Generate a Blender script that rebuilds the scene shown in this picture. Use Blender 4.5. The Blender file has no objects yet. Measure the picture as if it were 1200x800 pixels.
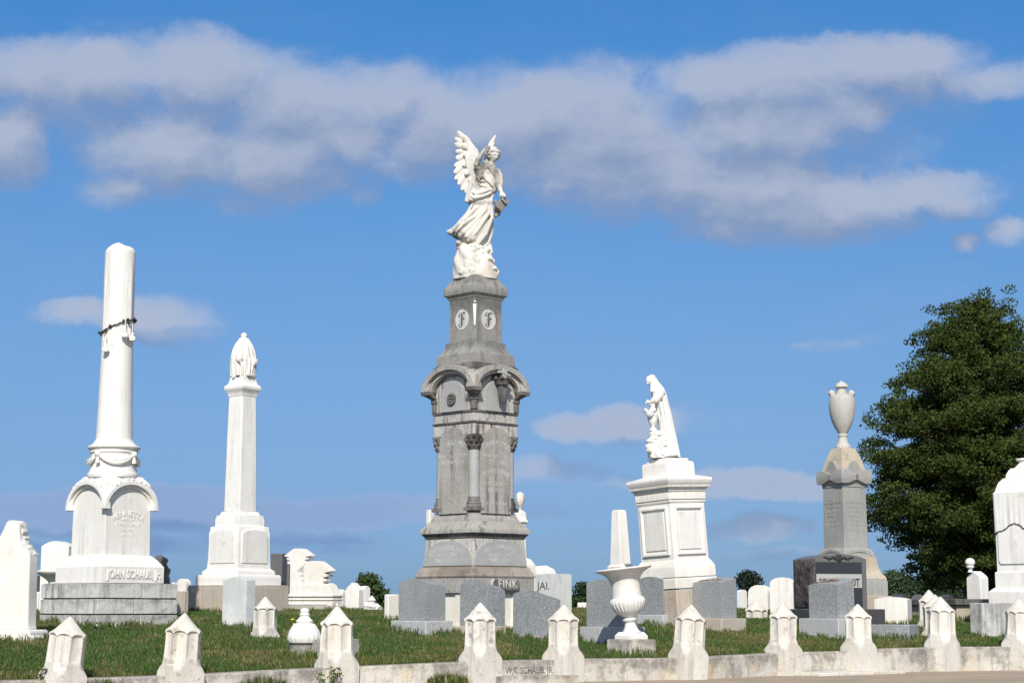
import bpy, bmesh, math, random
import numpy as np
from mathutils import Vector, Matrix, noise
R = math.radians
PI = math.pi
rnd = random.Random(7)
SC = bpy.context.scene
COL = SC.collection

# ---------------------------------------------------------------- camera model
F = 2090.0
TILT = math.atan(312.0 / F)
CT, ST = math.cos(TILT), math.sin(TILT)
EYE = 0.8

def zp(py, Y):                       # height of the ray through photo row py at distance Y
    b = (400.0 - py) / F
    return EYE + Y * (ST + b * CT) / (CT - b * ST)

def sp(py, Y):                       # metres per photo pixel there
    return (Y * CT + (zp(py, Y) - EYE) * ST) / F

def xp(px, py, Y):
    return (px - 600.0) * sp(py, Y)

# ---------------------------------------------------------------- object helpers
def tag(o, label=None, cat=None, group=None, kind=None):
    if label: o['label'] = label
    if cat: o['category'] = cat
    if group: o['group'] = group
    if kind: o['kind'] = kind
    return o

def empty(name, loc, rz=0.0):
    o = bpy.data.objects.new(name, None)
    o.empty_display_size = 0.2
    COL.objects.link(o)
    o.location = loc
    o.rotation_euler = (0, 0, rz)
    return o

class MB:
    def __init__(s):
        s.bm = bmesh.new()
        s.M = Matrix.Identity(4)
    def v(s, p):
        return s.bm.verts.new(s.M @ Vector(p))
    def face(s, vs):
        try: return s.bm.faces.new(vs)
        except ValueError: return None
    def box(s, x0, x1, y0, y1, z0, z1):
        c = [s.v((x, y, z)) for z in (z0, z1) for (x, y) in ((x0, y0), (x1, y0), (x1, y1), (x0, y1))]
        for q in ((3, 2, 1, 0), (4, 5, 6, 7), (0, 1, 5, 4), (1, 2, 6, 5), (2, 3, 7, 6), (3, 0, 4, 7)):
            s.face([c[i] for i in q])
    def prism(s, pts, a0, a1, axis='y'):          # outline (u,z) pushed along an axis
        def P(u, z, a): return (u, a, z) if axis == 'y' else (a, u, z)
        A = [s.v(P(u, z, a0)) for u, z in pts]
        B = [s.v(P(u, z, a1)) for u, z in pts]
        n = len(pts)
        for i in range(n):
            s.face([A[i], A[(i + 1) % n], B[(i + 1) % n], B[i]])
        tri = tessellate([Vector((u, z, 0)) for u, z in pts])
        for t in tri:
            s.face([A[i] for i in t]); s.face([B[i] for i in reversed(t)])
    def rings(s, rings, cap=True, closed=True):
        prev = None
        first = None
        for r in rings:
            vs = [s.v(p) for p in r]
            if prev:
                n = len(vs)
                for i in range(n if closed else n - 1):
                    s.face([prev[i], prev[(i + 1) % n], vs[(i + 1) % n], vs[i]])
            else: first = vs
            prev = vs
        if cap:
            s.face(list(reversed(first))); s.face(prev)
    def stack(s, prof, n=4, cx=0.0, cy=0.0, off=None, cap=True):
        """prof: (apothem, z). n=4 square with faces along the axes, else a lathe."""
        rr = []
        for r, z in prof:
            r = max(r, 1e-4)
            k = r / math.cos(PI / n) if n <= 8 else r
            rr.append([(cx + k * math.cos(2 * PI * (i + .5) / n), cy + k * math.sin(2 * PI * (i + .5) / n), z) for i in range(n)])
        s.rings(rr, cap)
    def polar(s, fn, zs, n=48, cx=0, cy=0, cap=True):       # fn(theta, z, index) -> (radius, z)
        rr = []
        for k, z in enumerate(zs):
            ring = []
            for i in range(n):
                th = 2 * PI * i / n
                r, zz = fn(th, z, k)
                ring.append((cx + r * math.cos(th), cy + r * math.sin(th), zz))
            rr.append(ring)
        s.rings(rr, cap)
    def tube(s, pts, rad, n=8, cap=True, flat=1.0):
        pts = [Vector(p) for p in pts]
        rr = []
        up = Vector((0.13, 1, 0.07)).normalized()
        for i, p in enumerate(pts):
            d = (pts[min(i + 1, len(pts) - 1)] - pts[max(i - 1, 0)])
            if d.length < 1e-9: d = Vector((0, 0, 1))
            d.normalize()
            a = d.cross(up)
            if a.length < .05: a = d.cross(Vector((1, 0, 0)))
            a.normalize(); b = d.cross(a)
            r = rad[i] if isinstance(rad, (list, tuple)) else rad
            rr.append([p + a * (r * math.cos(2 * PI * k / n)) + b * (r * flat * math.sin(2 * PI * k / n)) for k in range(n)])
        s.rings(rr, cap)
    def ball(s, c, r, n=16, m=10, fn=None, rot=None):
        c = Vector(c)
        r = r if isinstance(r, (list, tuple)) else (r, r, r)
        rr = []
        for j in range(1, m):
            ph = PI * j / m
            ring = []
            for i in range(n):
                th = 2 * PI * i / n
                d = Vector((math.sin(ph) * math.cos(th), math.sin(ph) * math.sin(th), -math.cos(ph)))
                k = fn(d) if fn else 1.0
                q = Vector((d.x * r[0] * k, d.y * r[1] * k, d.z * r[2] * k))
                if rot: q = rot @ q
                ring.append(c + q)
            rr.append(ring)
        bot = Vector((0, 0, -r[2] * (fn(Vector((0, 0, -1))) if fn else 1)))
        top = Vector((0, 0, r[2] * (fn(Vector((0, 0, 1))) if fn else 1)))
        if rot: bot = rot @ bot; top = rot @ top
        vb = s.v(c + bot); vt = s.v(c + top)
        vv = [[s.v(p) for p in ring] for ring in rr]
        for j in range(len(vv) - 1):
            for i in range(n):
                s.face([vv[j][i], vv[j][(i + 1) % n], vv[j + 1][(i + 1) % n], vv[j + 1][i]])
        for i in range(n):
            s.face([vb, vv[0][(i + 1) % n], vv[0][i]])
            s.face([vt, vv[-1][i], vv[-1][(i + 1) % n]])
    def arch(s, a, b, a2, b2, zc, y0, y1, n=24, zdrop=0.0):   # half elliptical band standing in XZ, pushed along y
        pts = [(a * math.cos(PI * i / n), zc + b * math.sin(PI * i / n)) for i in range(n + 1)]
        inn = [(a2 * math.cos(PI * i / n), zc + b2 * math.sin(PI * i / n)) for i in range(n + 1)]
        if zdrop:
            pts = [(a, zc - zdrop)] + pts + [(-a, zc - zdrop)]
            inn = [(a2, zc - zdrop)] + inn + [(-a2, zc - zdrop)]
        m = len(pts)
        V = [[s.v((p[0], y, p[1])) for p in L] for L in (pts, inn) for y in (y0, y1)]
        o0, o1, i0, i1 = V
        for k in range(m - 1):
            s.face([o0[k], o0[k + 1], o1[k + 1], o1[k]])
            s.face([i0[k + 1], i0[k], i1[k], i1[k + 1]])
            s.face([o0[k + 1], o0[k], i0[k], i0[k + 1]])
            s.face([o1[k], o1[k + 1], i1[k + 1], i1[k]])
        s.face([o0[0], i0[0], i1[0], o1[0]]); s.face([o0[-1], o1[-1], i1[-1], i0[-1]])
    def lump(s, c, r, seed=0, amp=.25, f=1.6, n=18, m=12, rot=None):
        s.ball(c, r, n, m, fn=lambda d: 1 + amp * noise.noise(d * f + Vector((seed * 7.3, seed * 3.1, seed))) + amp * .5 * noise.noise(d * f * 2.7 + Vector((seed, 0, 0))), rot=rot)

def tessellate(pts):
    from mathutils.geometry import tessellate_polygon
    return tessellate_polygon([pts])

def obj(name, mb, mat, parent=None, bevel=0.0, smooth=35.0, label=None, wob=0.0):
    bm = mb.bm if isinstance(mb, MB) else mb
    bmesh.ops.recalc_face_normals(bm, faces=bm.faces)
    me = bpy.data.meshes.new(name)
    bm.to_mesh(me); bm.free()
    if wob:
        for v in me.vertices:
            v.co += Vector(noise.noise_vector(v.co * 3.1)) * wob
    o = bpy.data.objects.new(name, me)
    COL.objects.link(o)
    me.materials.append(mat)
    for p in me.polygons: p.use_smooth = True
    me.set_sharp_from_angle(angle=R(smooth))
    if bevel:
        m = o.modifiers.new('edge', 'BEVEL')
        m.width = bevel; m.segments = 2; m.limit_method = 'ANGLE'; m.angle_limit = R(40)
        m.harden_normals = False
    if parent: o.parent = parent
    if label: o['label'] = label
    return o

def carved(name, mb, mat, parent, voxel=.008, it=1, label=None):
    o = obj(name, mb, mat, parent, smooth=180, label=label)
    m = o.modifiers.new('remesh', 'REMESH'); m.mode = 'VOXEL'; m.voxel_size = voxel; m.use_smooth_shade = True
    if it:
        k = o.modifiers.new('soft', 'SMOOTH'); k.factor = .5; k.iterations = it
    return o

def text(body, size, mat, parent, loc, face=0, extrude=.002, arc=0.0, align='CENTER', sx=1.0, name='inscription', space=1.0, tiltx=0.0, font_off=0.0, shear=0.0, bev=0.0):
    cu = bpy.data.curves.new('t', 'FONT')
    cu.body = body; cu.size = size; cu.align_x = align; cu.extrude = extrude; cu.offset = font_off; cu.shear = shear
    cu.bevel_depth = bev; cu.space_character = space
    cu.resolution_u = 3
    t = bpy.data.objects.new('t', cu); COL.objects.link(t)
    bpy.context.view_layer.update()
    me = bpy.data.meshes.new_from_object(t.evaluated_get(bpy.context.evaluated_depsgraph_get()))
    bpy.data.objects.remove(t); bpy.data.curves.remove(cu)
    for v in me.vertices:
        x, y, z = v.co.x * sx, v.co.y, v.co.z
        if arc:
            a = x / arc; rr = arc + y
            x, y = rr * math.sin(a), rr * math.cos(a) - arc
        v.co = (x, y, z)
    me.transform(Matrix.Rotation(R(-90) * face, 4, 'Z') @ Matrix.Translation(loc) @ Matrix.Rotation(R(90) + tiltx, 4, 'X'))
    me.name = name
    o = bpy.data.objects.new(name, me); COL.objects.link(o)
    me.materials.clear(); me.materials.append(mat)
    o.parent = parent
    return o

# ---------------------------------------------------------------- materials
def newmat(name):
    m = bpy.data.materials.new(name); m.use_nodes = True
    nt = m.node_tree; nt.nodes.clear()
    out = nt.nodes.new('ShaderNodeOutputMaterial')
    b = nt.nodes.new('ShaderNodeBsdfPrincipled')
    nt.links.new(b.outputs[0], out.inputs[0])
    return m, nt, b

class NT:
    def __init__(s, nt): s.nt = nt
    def n(s, t, **kw):
        x = s.nt.nodes.new(t)
        for k, v in kw.items(): setattr(x, k, v)
        return x
    def l(s, a, b): s.nt.links.new(a, b)
    def set(s, sock, v):
        if hasattr(v, 'is_linked') or hasattr(v, 'links'): s.l(v, sock)
        else: sock.default_value = v
    def math(s, op, a, b=0.0, c=None, clamp=False):
        x = s.n('ShaderNodeMath', operation=op); x.use_clamp = clamp
        s.set(x.inputs[0], a); s.set(x.inputs[1], b)
        if c is not None: s.set(x.inputs[2], c)
        return x.outputs[0]
    def vm(s, op, a, b=(0, 0, 0)):
        x = s.n('ShaderNodeVectorMath', operation=op)
        s.set(x.inputs[0], a); s.set(x.inputs[1], b)
        return x.outputs[1] if op in ('LENGTH', 'DISTANCE', 'DOT_PRODUCT') else x.outputs[0]
    def noise(s, vec, scale, detail=4, rough=.55, out=0, dist=0.0):
        x = s.n('ShaderNodeTexNoise'); s.l(vec, x.inputs['Vector'])
        x.inputs['Scale'].default_value = scale; x.inputs['Detail'].default_value = detail
        x.inputs['Roughness'].default_value = rough; x.inputs['Distortion'].default_value = dist
        return x.outputs[out]
    def ramp(s, fac, a, b, va=0.0, vb=1.0):       # smooth step
        x = s.n('ShaderNodeMapRange'); x.interpolation_type = 'SMOOTHSTEP'
        s.l(fac, x.inputs[0]); x.inputs[1].default_value = a; x.inputs[2].default_value = b
        x.inputs[3].default_value = va; x.inputs[4].default_value = vb
        return x.outputs[0]
    def mix(s, fac, a, b, blend='MIX'):
        x = s.n('ShaderNodeMix', data_type='RGBA', blend_type=blend)
        s.set(x.inputs[0], fac)
        s.set(x.inputs[6], a if hasattr(a, 'links') else (*a[:3], 1))
        s.set(x.inputs[7], b if hasattr(b, 'links') else (*b[:3], 1))
        return x.outputs[2]

def stone(name, c1, c2, stain=(.12, .11, .10), spots=.3, streak=.3, grain=.06, gscale=60, rough=.7, bump=.25, spec=.3, spot_lo=.55, spot_scale=7, veins=0.0, warm=None, warm_amt=0.0, st_lo=.5, top=0.0, blobs=()):
    m, nt, b = newmat(name); g = NT(nt)
    tc = g.n('ShaderNodeTexCoord'); oi = g.n('ShaderNodeObjectInfo')
    off = g.math('MULTIPLY', oi.outputs['Random'], 41.0)
    cmb = g.n('ShaderNodeCombineXYZ')
    for i in range(3): g.l(off, cmb.inputs[i])
    vec = g.vm('ADD', tc.outputs['Object'], cmb.outputs[0])
    big = g.noise(vec, 1.6, 5, .6)
    col = g.mix(g.ramp(big, .35, .65), c1, c2)
    if warm:
        w = g.noise(g.vm('ADD', vec, (9, 4, 2)), 2.3, 4, .6)
        col = g.mix(g.math('MULTIPLY', g.ramp(w, .5, .7), warm_amt), col, warm)
    if veins:
        vn = g.noise(g.vm('MULTIPLY', vec, (1.0, 1.0, .9)), 2.2, 3, .5, dist=1.6)
        vv = g.math('ABSOLUTE', g.math('SUBTRACT', vn, .5))
        col = g.mix(g.math('MULTIPLY', g.ramp(vv, .0, .035, 1, 0), veins), col, (.3, .31, .33))
    fine = g.noise(vec, gscale, 3, .6)
    col = g.mix(1.0, col, g.n('ShaderNodeCombineColor').outputs[0], 'MULTIPLY') if False else col
    val = g.ramp(fine, .3, .7, 1 - grain, 1 + grain)
    vcol = g.n('ShaderNodeCombineXYZ')
    for i in range(3): g.l(val, vcol.inputs[i])
    col = g.mix(1.0, col, vcol.outputs[0], 'MULTIPLY')
    sp_ = g.noise(vec, spot_scale, 9, .68)
    sm = g.noise(g.vm('ADD', vec, (3, 7, 1)), 1.1, 2, .5)
    mask = g.ramp(sm, .35, .7, .25, 1)
    sf = g.math('MULTIPLY', g.math('MULTIPLY', g.ramp(sp_, spot_lo, spot_lo + .13), mask), spots)
    col = g.mix(sf, col, stain)
    st = g.noise(g.vm('MULTIPLY', vec, (11, 11, .9)), 1.0, 5, .6)
    stf = g.math('MULTIPLY', g.math('MULTIPLY', g.ramp(st, st_lo, st_lo + .2), g.ramp(big, .62, .42, .35, 1)), streak)
    col = g.mix(stf, col, stain)
    if top:                              # black growth that has crept down from the upper arris
        sg = g.n('ShaderNodeSeparateXYZ'); g.l(tc.outputs['Generated'], sg.inputs[0])
        tn = g.noise(g.vm('MULTIPLY', vec, (1.6, 1.6, 1.0)), 2.2, 6, .65); tn2 = g.noise(vec, 16, 6, .7)
        lvl = g.math('ADD', sg.outputs[2], g.math('MULTIPLY', g.math('SUBTRACT', tn, .5), 2.4))
        tf = g.math('MULTIPLY', g.ramp(lvl, .45, .95), g.ramp(tn2, .30, .60, .35, 1))
        col = g.mix(g.math('MULTIPLY', tf, top), col, stain)
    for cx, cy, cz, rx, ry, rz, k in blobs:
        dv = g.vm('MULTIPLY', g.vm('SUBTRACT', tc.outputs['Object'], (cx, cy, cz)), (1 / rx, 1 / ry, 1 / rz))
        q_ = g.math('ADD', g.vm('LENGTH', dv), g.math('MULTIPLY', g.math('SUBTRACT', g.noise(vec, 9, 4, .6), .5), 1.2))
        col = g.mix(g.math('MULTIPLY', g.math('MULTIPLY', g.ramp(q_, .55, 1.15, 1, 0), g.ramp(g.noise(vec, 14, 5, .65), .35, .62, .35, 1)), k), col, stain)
    g.l(col, b.inputs['Base Color'])
    b.inputs['Roughness'].default_value = rough
    b.inputs['Specular IOR Level'].default_value = spec
    bp = g.n('ShaderNodeBump'); bp.inputs['Strength'].default_value = bump; bp.inputs['Distance'].default_value = .012
    hb = g.math('ADD', g.noise(vec, 28, 6, .65), g.math('MULTIPLY', sp_, .8))
    g.l(hb, bp.inputs['Height']); g.l(bp.outputs[0], b.inputs['Normal'])
    return m

def plain(name, c, rough=.7, spec=.3, var=.1, scale=12, metal=0):
    m, nt, b = newmat(name); g = NT(nt)
    tc = g.n('ShaderNodeTexCoord')
    f = g.noise(tc.outputs['Object'], scale, 4)
    col = g.mix(g.ramp(f, .3, .7), [x * (1 - var) for x in c], [x * (1 + var) for x in c])
    g.l(col, b.inputs['Base Color']); b.inputs['Roughness'].default_value = rough
    b.inputs['Specular IOR Level'].default_value = spec; b.inputs['Metallic'].default_value = metal
    return m

M = {}
M['marble'] = stone('white_marble', (.78, .77, .74), (.72, .705, .67), stain=(.27, .26, .245), spots=.32, streak=.28, grain=.03, bump=.16, warm=(.72, .63, .52), warm_amt=.25, st_lo=.48)
M['marble_w'] = stone('warm_marble', (.79, .765, .72), (.72, .69, .63), stain=(.36, .32, .28), spots=.22, streak=.22, grain=.03, bump=.2, warm=(.72, .62, .50), warm_amt=.22, veins=.07)
M['post'] = stone('weathered_marble', (.66, .635, .585), (.58, .555, .50), stain=(.20, .185, .16), spots=.75, streak=.45, grain=.06, bump=.35, spot_lo=.53, spot_scale=13, warm=(.58, .48, .36), warm_amt=.3)
M['curb'] = stone('stained_marble', (.60, .575, .52), (.50, .475, .42), stain=(.115, .105, .10), spots=.5, streak=.45, grain=.08, bump=.8, spot_lo=.50, spot_scale=6, warm=(.58, .47, .28), warm_amt=.65, st_lo=.5, top=.72)
M['course'] = stone('grimy_marble', (.62, .61, .59), (.52, .51, .49), stain=(.10, .10, .10), spots=.45, streak=.6, grain=.08, bump=.5, spot_lo=.51, st_lo=.48, top=.4)
M['veined'] = stone('grey_veined_marble', (.62, .64, .64), (.50, .53, .53), stain=(.30, .31, .31), spots=.3, streak=.3, grain=.03, bump=.2, veins=.18)
M['granite'] = stone('speckled_granite', (.285, .30, .315), (.25, .265, .275), stain=(.10, .10, .10), spots=.3, streak=.1, grain=.34, gscale=62, bump=.25, rough=.65, spot_lo=.6)
M['granite_l'] = stone('light_granite', (.46, .47, .48), (.40, .41, .42), stain=(.20, .20, .20), spots=.3, streak=.3, grain=.16, gscale=62, bump=.3)
M['fink'] = stone('grey_stone', (.40, .39, .365), (.335, .325, .30), stain=(.05, .048, .046), spots=.5, streak=.65, grain=.12, gscale=55, bump=.45, spot_lo=.54, st_lo=.49, top=.15, warm=(.40, .33, .25), warm_amt=.5)
M['fink_l'] = stone('pale_grey_stone', (.50, .485, .455), (.40, .39, .36), stain=(.05, .047, .044), spots=.65, streak=.95, grain=.1, gscale=55, bump=.4, spot_lo=.52, warm=(.46, .37, .28), warm_amt=.4)
M['fink_p'] = stone('plaque_grey_stone', (.37, .375, .375), (.33, .335, .335), stain=(.15, .15, .15), spots=.2, streak=.15, grain=.16, gscale=60, bump=.2)
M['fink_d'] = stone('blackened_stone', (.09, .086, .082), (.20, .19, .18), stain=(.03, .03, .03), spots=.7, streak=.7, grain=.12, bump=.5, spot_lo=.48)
M['fink_m'] = stone('brown_stained_stone', (.34, .30, .26), (.22, .185, .15), stain=(.06, .05, .045), spots=.5, streak=.35, grain=.1, bump=.4, spot_lo=.5)
M['beige'] = stone('beige_stone', (.50, .45, .385), (.42, .38, .325), stain=(.2, .17, .14), spots=.45, streak=.35, grain=.06, bump=.4, warm=(.5, .38, .26), warm_amt=.5)
M['urng'] = stone('cool_grey_stone', (.345, .348, .335), (.29, .292, .28), stain=(.12, .115, .1), spots=.35, streak=.4, grain=.07, bump=.35, warm=(.42, .36, .28), warm_amt=.25)
M['urnl'] = stone('pale_urn_stone', (.50, .49, .455), (.43, .42, .385), stain=(.2, .19, .17), spots=.3, streak=.3, grain=.05, bump=.2)
M['tan'] = stone('tan_stone', (.48, .425, .35), (.41, .35, .27), stain=(.17, .14, .1), spots=.45, streak=.35, grain=.07, bump=.35, warm=(.5, .36, .22), warm_amt=.5)
M['statue'] = stone('statue_marble', (.64, .62, .575), (.57, .55, .50), stain=(.10, .095, .085), spots=.25, streak=.35, grain=.03, bump=.12, warm=(.60, .50, .38), warm_amt=.55, spot_scale=5, spot_lo=.55, st_lo=.5)
M['dark'] = stone('dark_granite', (.062, .062, .066), (.05, .05, .053), stain=(.02, .02, .02), spots=.3, streak=.1, grain=.2, gscale=70, rough=.32, bump=.1, spec=.5)
M['rough_dark'] = stone('rock_pitched_granite', (.15, .125, .115), (.085, .078, .075), stain=(.02, .02, .02), spots=.8, streak=.0, grain=.3, gscale=30, bump=2.2, spot_lo=.46, spot_scale=9)
M['border'] = stone('steel_grey_granite', (.135, .137, .14), (.12, .12, .125), stain=(.05, .05, .05), spots=.2, streak=.1, grain=.15, gscale=70, rough=.45)
M['panel'] = stone('polished_black_panel', (.03, .034, .042), (.025, .028, .035), stain=(.02, .02, .02), spots=.1, streak=.1, grain=.1, rough=.2, bump=.05, spec=.5)
M['name_pl'] = stone('frosted_granite', (.40, .40, .385), (.36, .36, .35), spots=.1, streak=.1, grain=.12)
M['ink'] = plain('dark_letter', (.035, .035, .035))
M['ink_soft'] = plain('weathered_letter', (.10, .085, .075), var=.5, scale=30)
M['chalk'] = plain('pale_letter', (.46, .455, .44), var=.20, scale=9)
M['lichen'] = stone('rust_lichen', (.22, .15, .12), (.30, .25, .22), spots=.5, streak=0, grain=.3, gscale=40, bump=1)
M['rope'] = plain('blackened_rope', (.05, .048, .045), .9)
M['rock'] = stone('dark_carved_stone', (.10, .105, .11), (.20, .20, .195), stain=(.03, .03, .03), spots=.6, streak=.3, grain=.2, bump=1.2, spot_lo=.48)
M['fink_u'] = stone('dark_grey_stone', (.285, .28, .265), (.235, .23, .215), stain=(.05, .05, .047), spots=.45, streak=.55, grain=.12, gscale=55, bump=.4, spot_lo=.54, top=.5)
M['shaded_grimy_statue'] = stone('shaded_blackened_marble', (.17, .165, .155), (.30, .29, .27), stain=(.05, .05, .05), spots=.6, streak=.4, grain=.05, bump=.3)  # book and hanging drapery: shade painted into the colour along with black stain
M['disc'] = stone('pale_disc_stone', (.58, .575, .55), (.50, .495, .47), stain=(.2, .2, .19), spots=.3, streak=.3, grain=.05, bump=.2)
M['letter_grey'] = plain('grey_letter', (.13, .13, .125), var=.3, scale=20)
# ---------------------------------------------------------------- camera, sun, sky
cam = bpy.data.cameras.new('camera'); co = bpy.data.objects.new('camera', cam); COL.objects.link(co)
cam.sensor_width = 36; cam.lens = F / 1200 * 36; cam.clip_end = 20000; cam.clip_start = .1
co.location = (0, 0, EYE); co.rotation_euler = (PI / 2 + TILT, 0, 0)
SC.camera = co
SUN_AZ, SUN_EL = R(-2), R(38)            # azimuth measured from straight behind the camera
sl = bpy.data.lights.new('sun', 'SUN'); so = bpy.data.objects.new('sun', sl); COL.objects.link(so)
sl.energy = 5.0; sl.angle = R(.5); sl.color = (1, .94, .84)
sd = Vector((math.sin(SUN_AZ) * math.cos(SUN_EL), -math.cos(SUN_AZ) * math.cos(SUN_EL), math.sin(SUN_EL)))
so.rotation_euler = sd.to_track_quat('Z', 'Y').to_euler(); so.location = (0, -5, 20)
SC.view_settings.view_transform = 'Standard'; SC.view_settings.look = 'None'
SC.view_settings.exposure = 0.0; SC.view_settings.gamma = 1
SC.render.resolution_x = 1024; SC.render.resolution_y = 682

def dirp(px, py):
    b = (400 - py) / F; a = (px - 600) / F
    d = (a, CT - b * ST, ST + b * CT)
    return (d[0] / d[1], d[2] / d[1])        # slopes of the direction: a direction in the sky
CLOUDS = [  # x, y, rx, ry, weight  (directions in the sky)
 (120,120,150,70,.62),(390,135,120,60,.8),(470,120,80,45,.7),(780,160,220,80,.75),(250,150,180,90,.75),(920,180,170,90,.6),(1000,110,150,60,.55),
 (90,88,150,40,1),(225,82,112,46,1),(340,118,90,42,.9),(412,84,52,16,.5),(200,168,112,55,1),(330,190,100,44,1),(270,236,42,18,.6),
 (420,160,66,50,.85),(430,222,22,18,.5),(140,215,50,25,.8),(330,60,70,10,.22),(190,30,120,10,.22),
 (10,166,56,44,.95),(505,150,60,62,1),(580,150,90,64,1),(640,132,90,46,1),(700,160,130,72,1),(600,190,60,34,.9),
 (800,88,64,20,.6),(900,98,140,42,.95),(1040,74,104,38,1),(1130,92,90,24,.8),(900,150,120,46,1),(1000,128,60,32,.9),
 (760,206,150,52,1),(880,212,140,50,1),(960,240,125,40,1),(1080,225,92,26,.85),(1110,240,56,24,.8),(900,262,115,24,.75),(980,272,64,15,.5),
 (1186,276,34,18,.85),(1134,292,20,10,.6),(100,366,62,18,.65),(190,372,66,26,.85),(205,396,50,16,.6),
 (672,502,44,18,1),(735,498,66,22,.8),(800,492,64,22,.32),(640,552,64,13,.7),(730,566,40,9,.4),(884,570,100,18,1),(890,618,52,15,1),
 (640,596,50,12,.4),(1000,402,56,10,.35),(960,399,20,6,.35),(140,580,170,14,1),(60,588,100,16,1),(240,602,190,22,1),(440,598,160,18,.85),(90,606,110,12,.8),
 (110,640,130,14,.8),(330,628,120,10,.6),(900,650,70,10,.4),(700,640,160,12,.3),(960,560,60,10,.4),(300,640,160,10,.35),(1060,560,80,14,.4)]

def sky_group():
    gt = bpy.data.node_groups.new('cloud_cover', 'ShaderNodeTree')
    gt.interface.new_socket('P', in_out='INPUT', socket_type='NodeSocketVector')
    gt.interface.new_socket('D', in_out='OUTPUT', socket_type='NodeSocketFloat')
    g = NT(gt)
    gi = g.n('NodeGroupInput'); go = g.n('NodeGroupOutput')
    P = gi.outputs[0]
    acc = None
    for (x, y, rx, ry, w) in CLOUDS:
        u, v = dirp(x, y)
        u2 = dirp(x + rx, y)[0] - u; v2 = dirp(x, y - ry)[1] - v
        d = g.vm('MULTIPLY', g.vm('SUBTRACT', P, (u, v, 0)), (1 / (u2 * 1.36), 1 / (v2 * 1.40), 0))
        q = g.vm('DOT_PRODUCT', d, d)
        t = g.math('MULTIPLY_ADD', q, -1.0, 1.0, clamp=True)
        t = g.math('MULTIPLY', t, w)
        acc = t if acc is None else g.math('SMOOTH_MAX', acc, t, .12)
    n1 = g.noise(g.vm('MULTIPLY', P, (1, 1.5, 1)), 22, 8, .60)
    n2 = g.noise(P, 9, 3, .5)
    nn = g.math('ADD', g.math('MULTIPLY', g.math('SUBTRACT', n1, .5), 1.15), g.math('MULTIPLY', g.math('SUBTRACT', n2, .5), .7))
    f = g.math('ADD', acc, g.math('MULTIPLY', nn, g.ramp(acc, 0, .35)))
    g.l(f, go.inputs[0])
    return gt

w = bpy.data.worlds.new('World'); SC.world = w; w.use_nodes = True
g = NT(w.node_tree); w.node_tree.nodes.clear()
out = g.n('ShaderNodeOutputWorld'); bg = g.n('ShaderNodeBackground'); g.l(bg.outputs[0], out.inputs[0])
sky = g.n('ShaderNodeTexSky', sky_type='NISHITA'); sky.sun_disc = False
sky.sun_elevation = SUN_EL; sky.sun_rotation = PI - SUN_AZ * -1
sky.air_density = 1.0; sky.dust_density = 0.25; sky.ozone_density = 2.2; sky.altitude = 100
SKY = 0.10; SAT = 1.0; TINT = (1, 1, 1)
bg.inputs[1].default_value = SKY
tc = g.n('ShaderNodeTexCoord')
sep = g.n('ShaderNodeSeparateXYZ'); g.l(tc.outputs['Generated'], sep.inputs[0])
yy = g.math('MAXIMUM', sep.outputs[1], .02)
uu = g.math('DIVIDE', sep.outputs[0], yy); vv = g.math('DIVIDE', sep.outputs[2], yy)
cmb = g.n('ShaderNodeCombineXYZ'); g.l(uu, cmb.inputs[0]); g.l(vv, cmb.inputs[1])
wn = g.noise(cmb.outputs[0], 11, 5, .6, out=1)
wv = g.vm('MULTIPLY', g.vm('SUBTRACT', wn, (.5, .5, .5)), (.050, .024, 0))
wn2 = g.noise(cmb.outputs[0], 45, 5, .65, out=1)
wv2 = g.vm('MULTIPLY', g.vm('SUBTRACT', wn2, (.5, .5, .5)), (.018, .010, 0))
P = g.vm('ADD', g.vm('ADD', cmb.outputs[0], wv), wv2)
grp = sky_group()
A = g.n('ShaderNodeGroup', node_tree=grp); g.l(P, A.inputs[0])
B = g.n('ShaderNodeGroup', node_tree=grp); g.l(g.vm('ADD', P, (-.004, .020, 0)), B.inputs[0])
D = A.outputs[0]
front = g.ramp(sep.outputs[1], .02, .2)
lowm = g.ramp(vv, 0.0, .12, .75, 1.0)          # thinner towards the horizon
dens = g.math('MULTIPLY', g.math('MULTIPLY', g.ramp(D, -.04, .95), front), g.math('MULTIPLY', lowm, .88))
lit = g.ramp(g.math('SUBTRACT', D, B.outputs[0]), -.40, .50)
core = g.ramp(D, .35, 1.0)
ccol = g.mix(lit, (.235, .31, .485), (.52, .56, .675))
ccol = g.mix(g.math('MULTIPLY', core, .30), ccol, (.30, .365, .52))
ccs = g.vm('MULTIPLY', ccol, (1 / SKY, 1 / SKY, 1 / SKY))
hs = g.n('ShaderNodeHueSaturation'); zz = g.math('ABSOLUTE', sep.outputs[2]); el = g.math('DIVIDE', zz, g.math('SQRT', g.math('MAXIMUM', g.math('SUBTRACT', 1.0, g.math('MULTIPLY', zz, zz)), .001))); hi = g.ramp(zz, .38, .65)
g.l(g.math('MULTIPLY', g.ramp(el, -.12, .5, 1.04, 1.42), g.math('MULTIPLY_ADD', hi, -.35, 1.0)), hs.inputs['Saturation']); g.l(sky.outputs[0], hs.inputs['Color'])
gain = g.math('MINIMUM', g.math('MULTIPLY_ADD', g.math('SQRT', el), 2.15, .52), 1.68)
gain = g.math('MULTIPLY', gain, g.math('MULTIPLY_ADD', hi, -.35, 1.0))
gc = g.n('ShaderNodeCombineXYZ')
for i in range(3): g.l(gain, gc.inputs[i])
skc = g.vm('MULTIPLY', hs.outputs[0], gc.outputs[0])
sv = g.n('ShaderNodeCombineXYZ'); g.l(sep.outputs[0], sv.inputs[0]); g.l(sep.outputs[1], sv.inputs[1])
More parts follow.
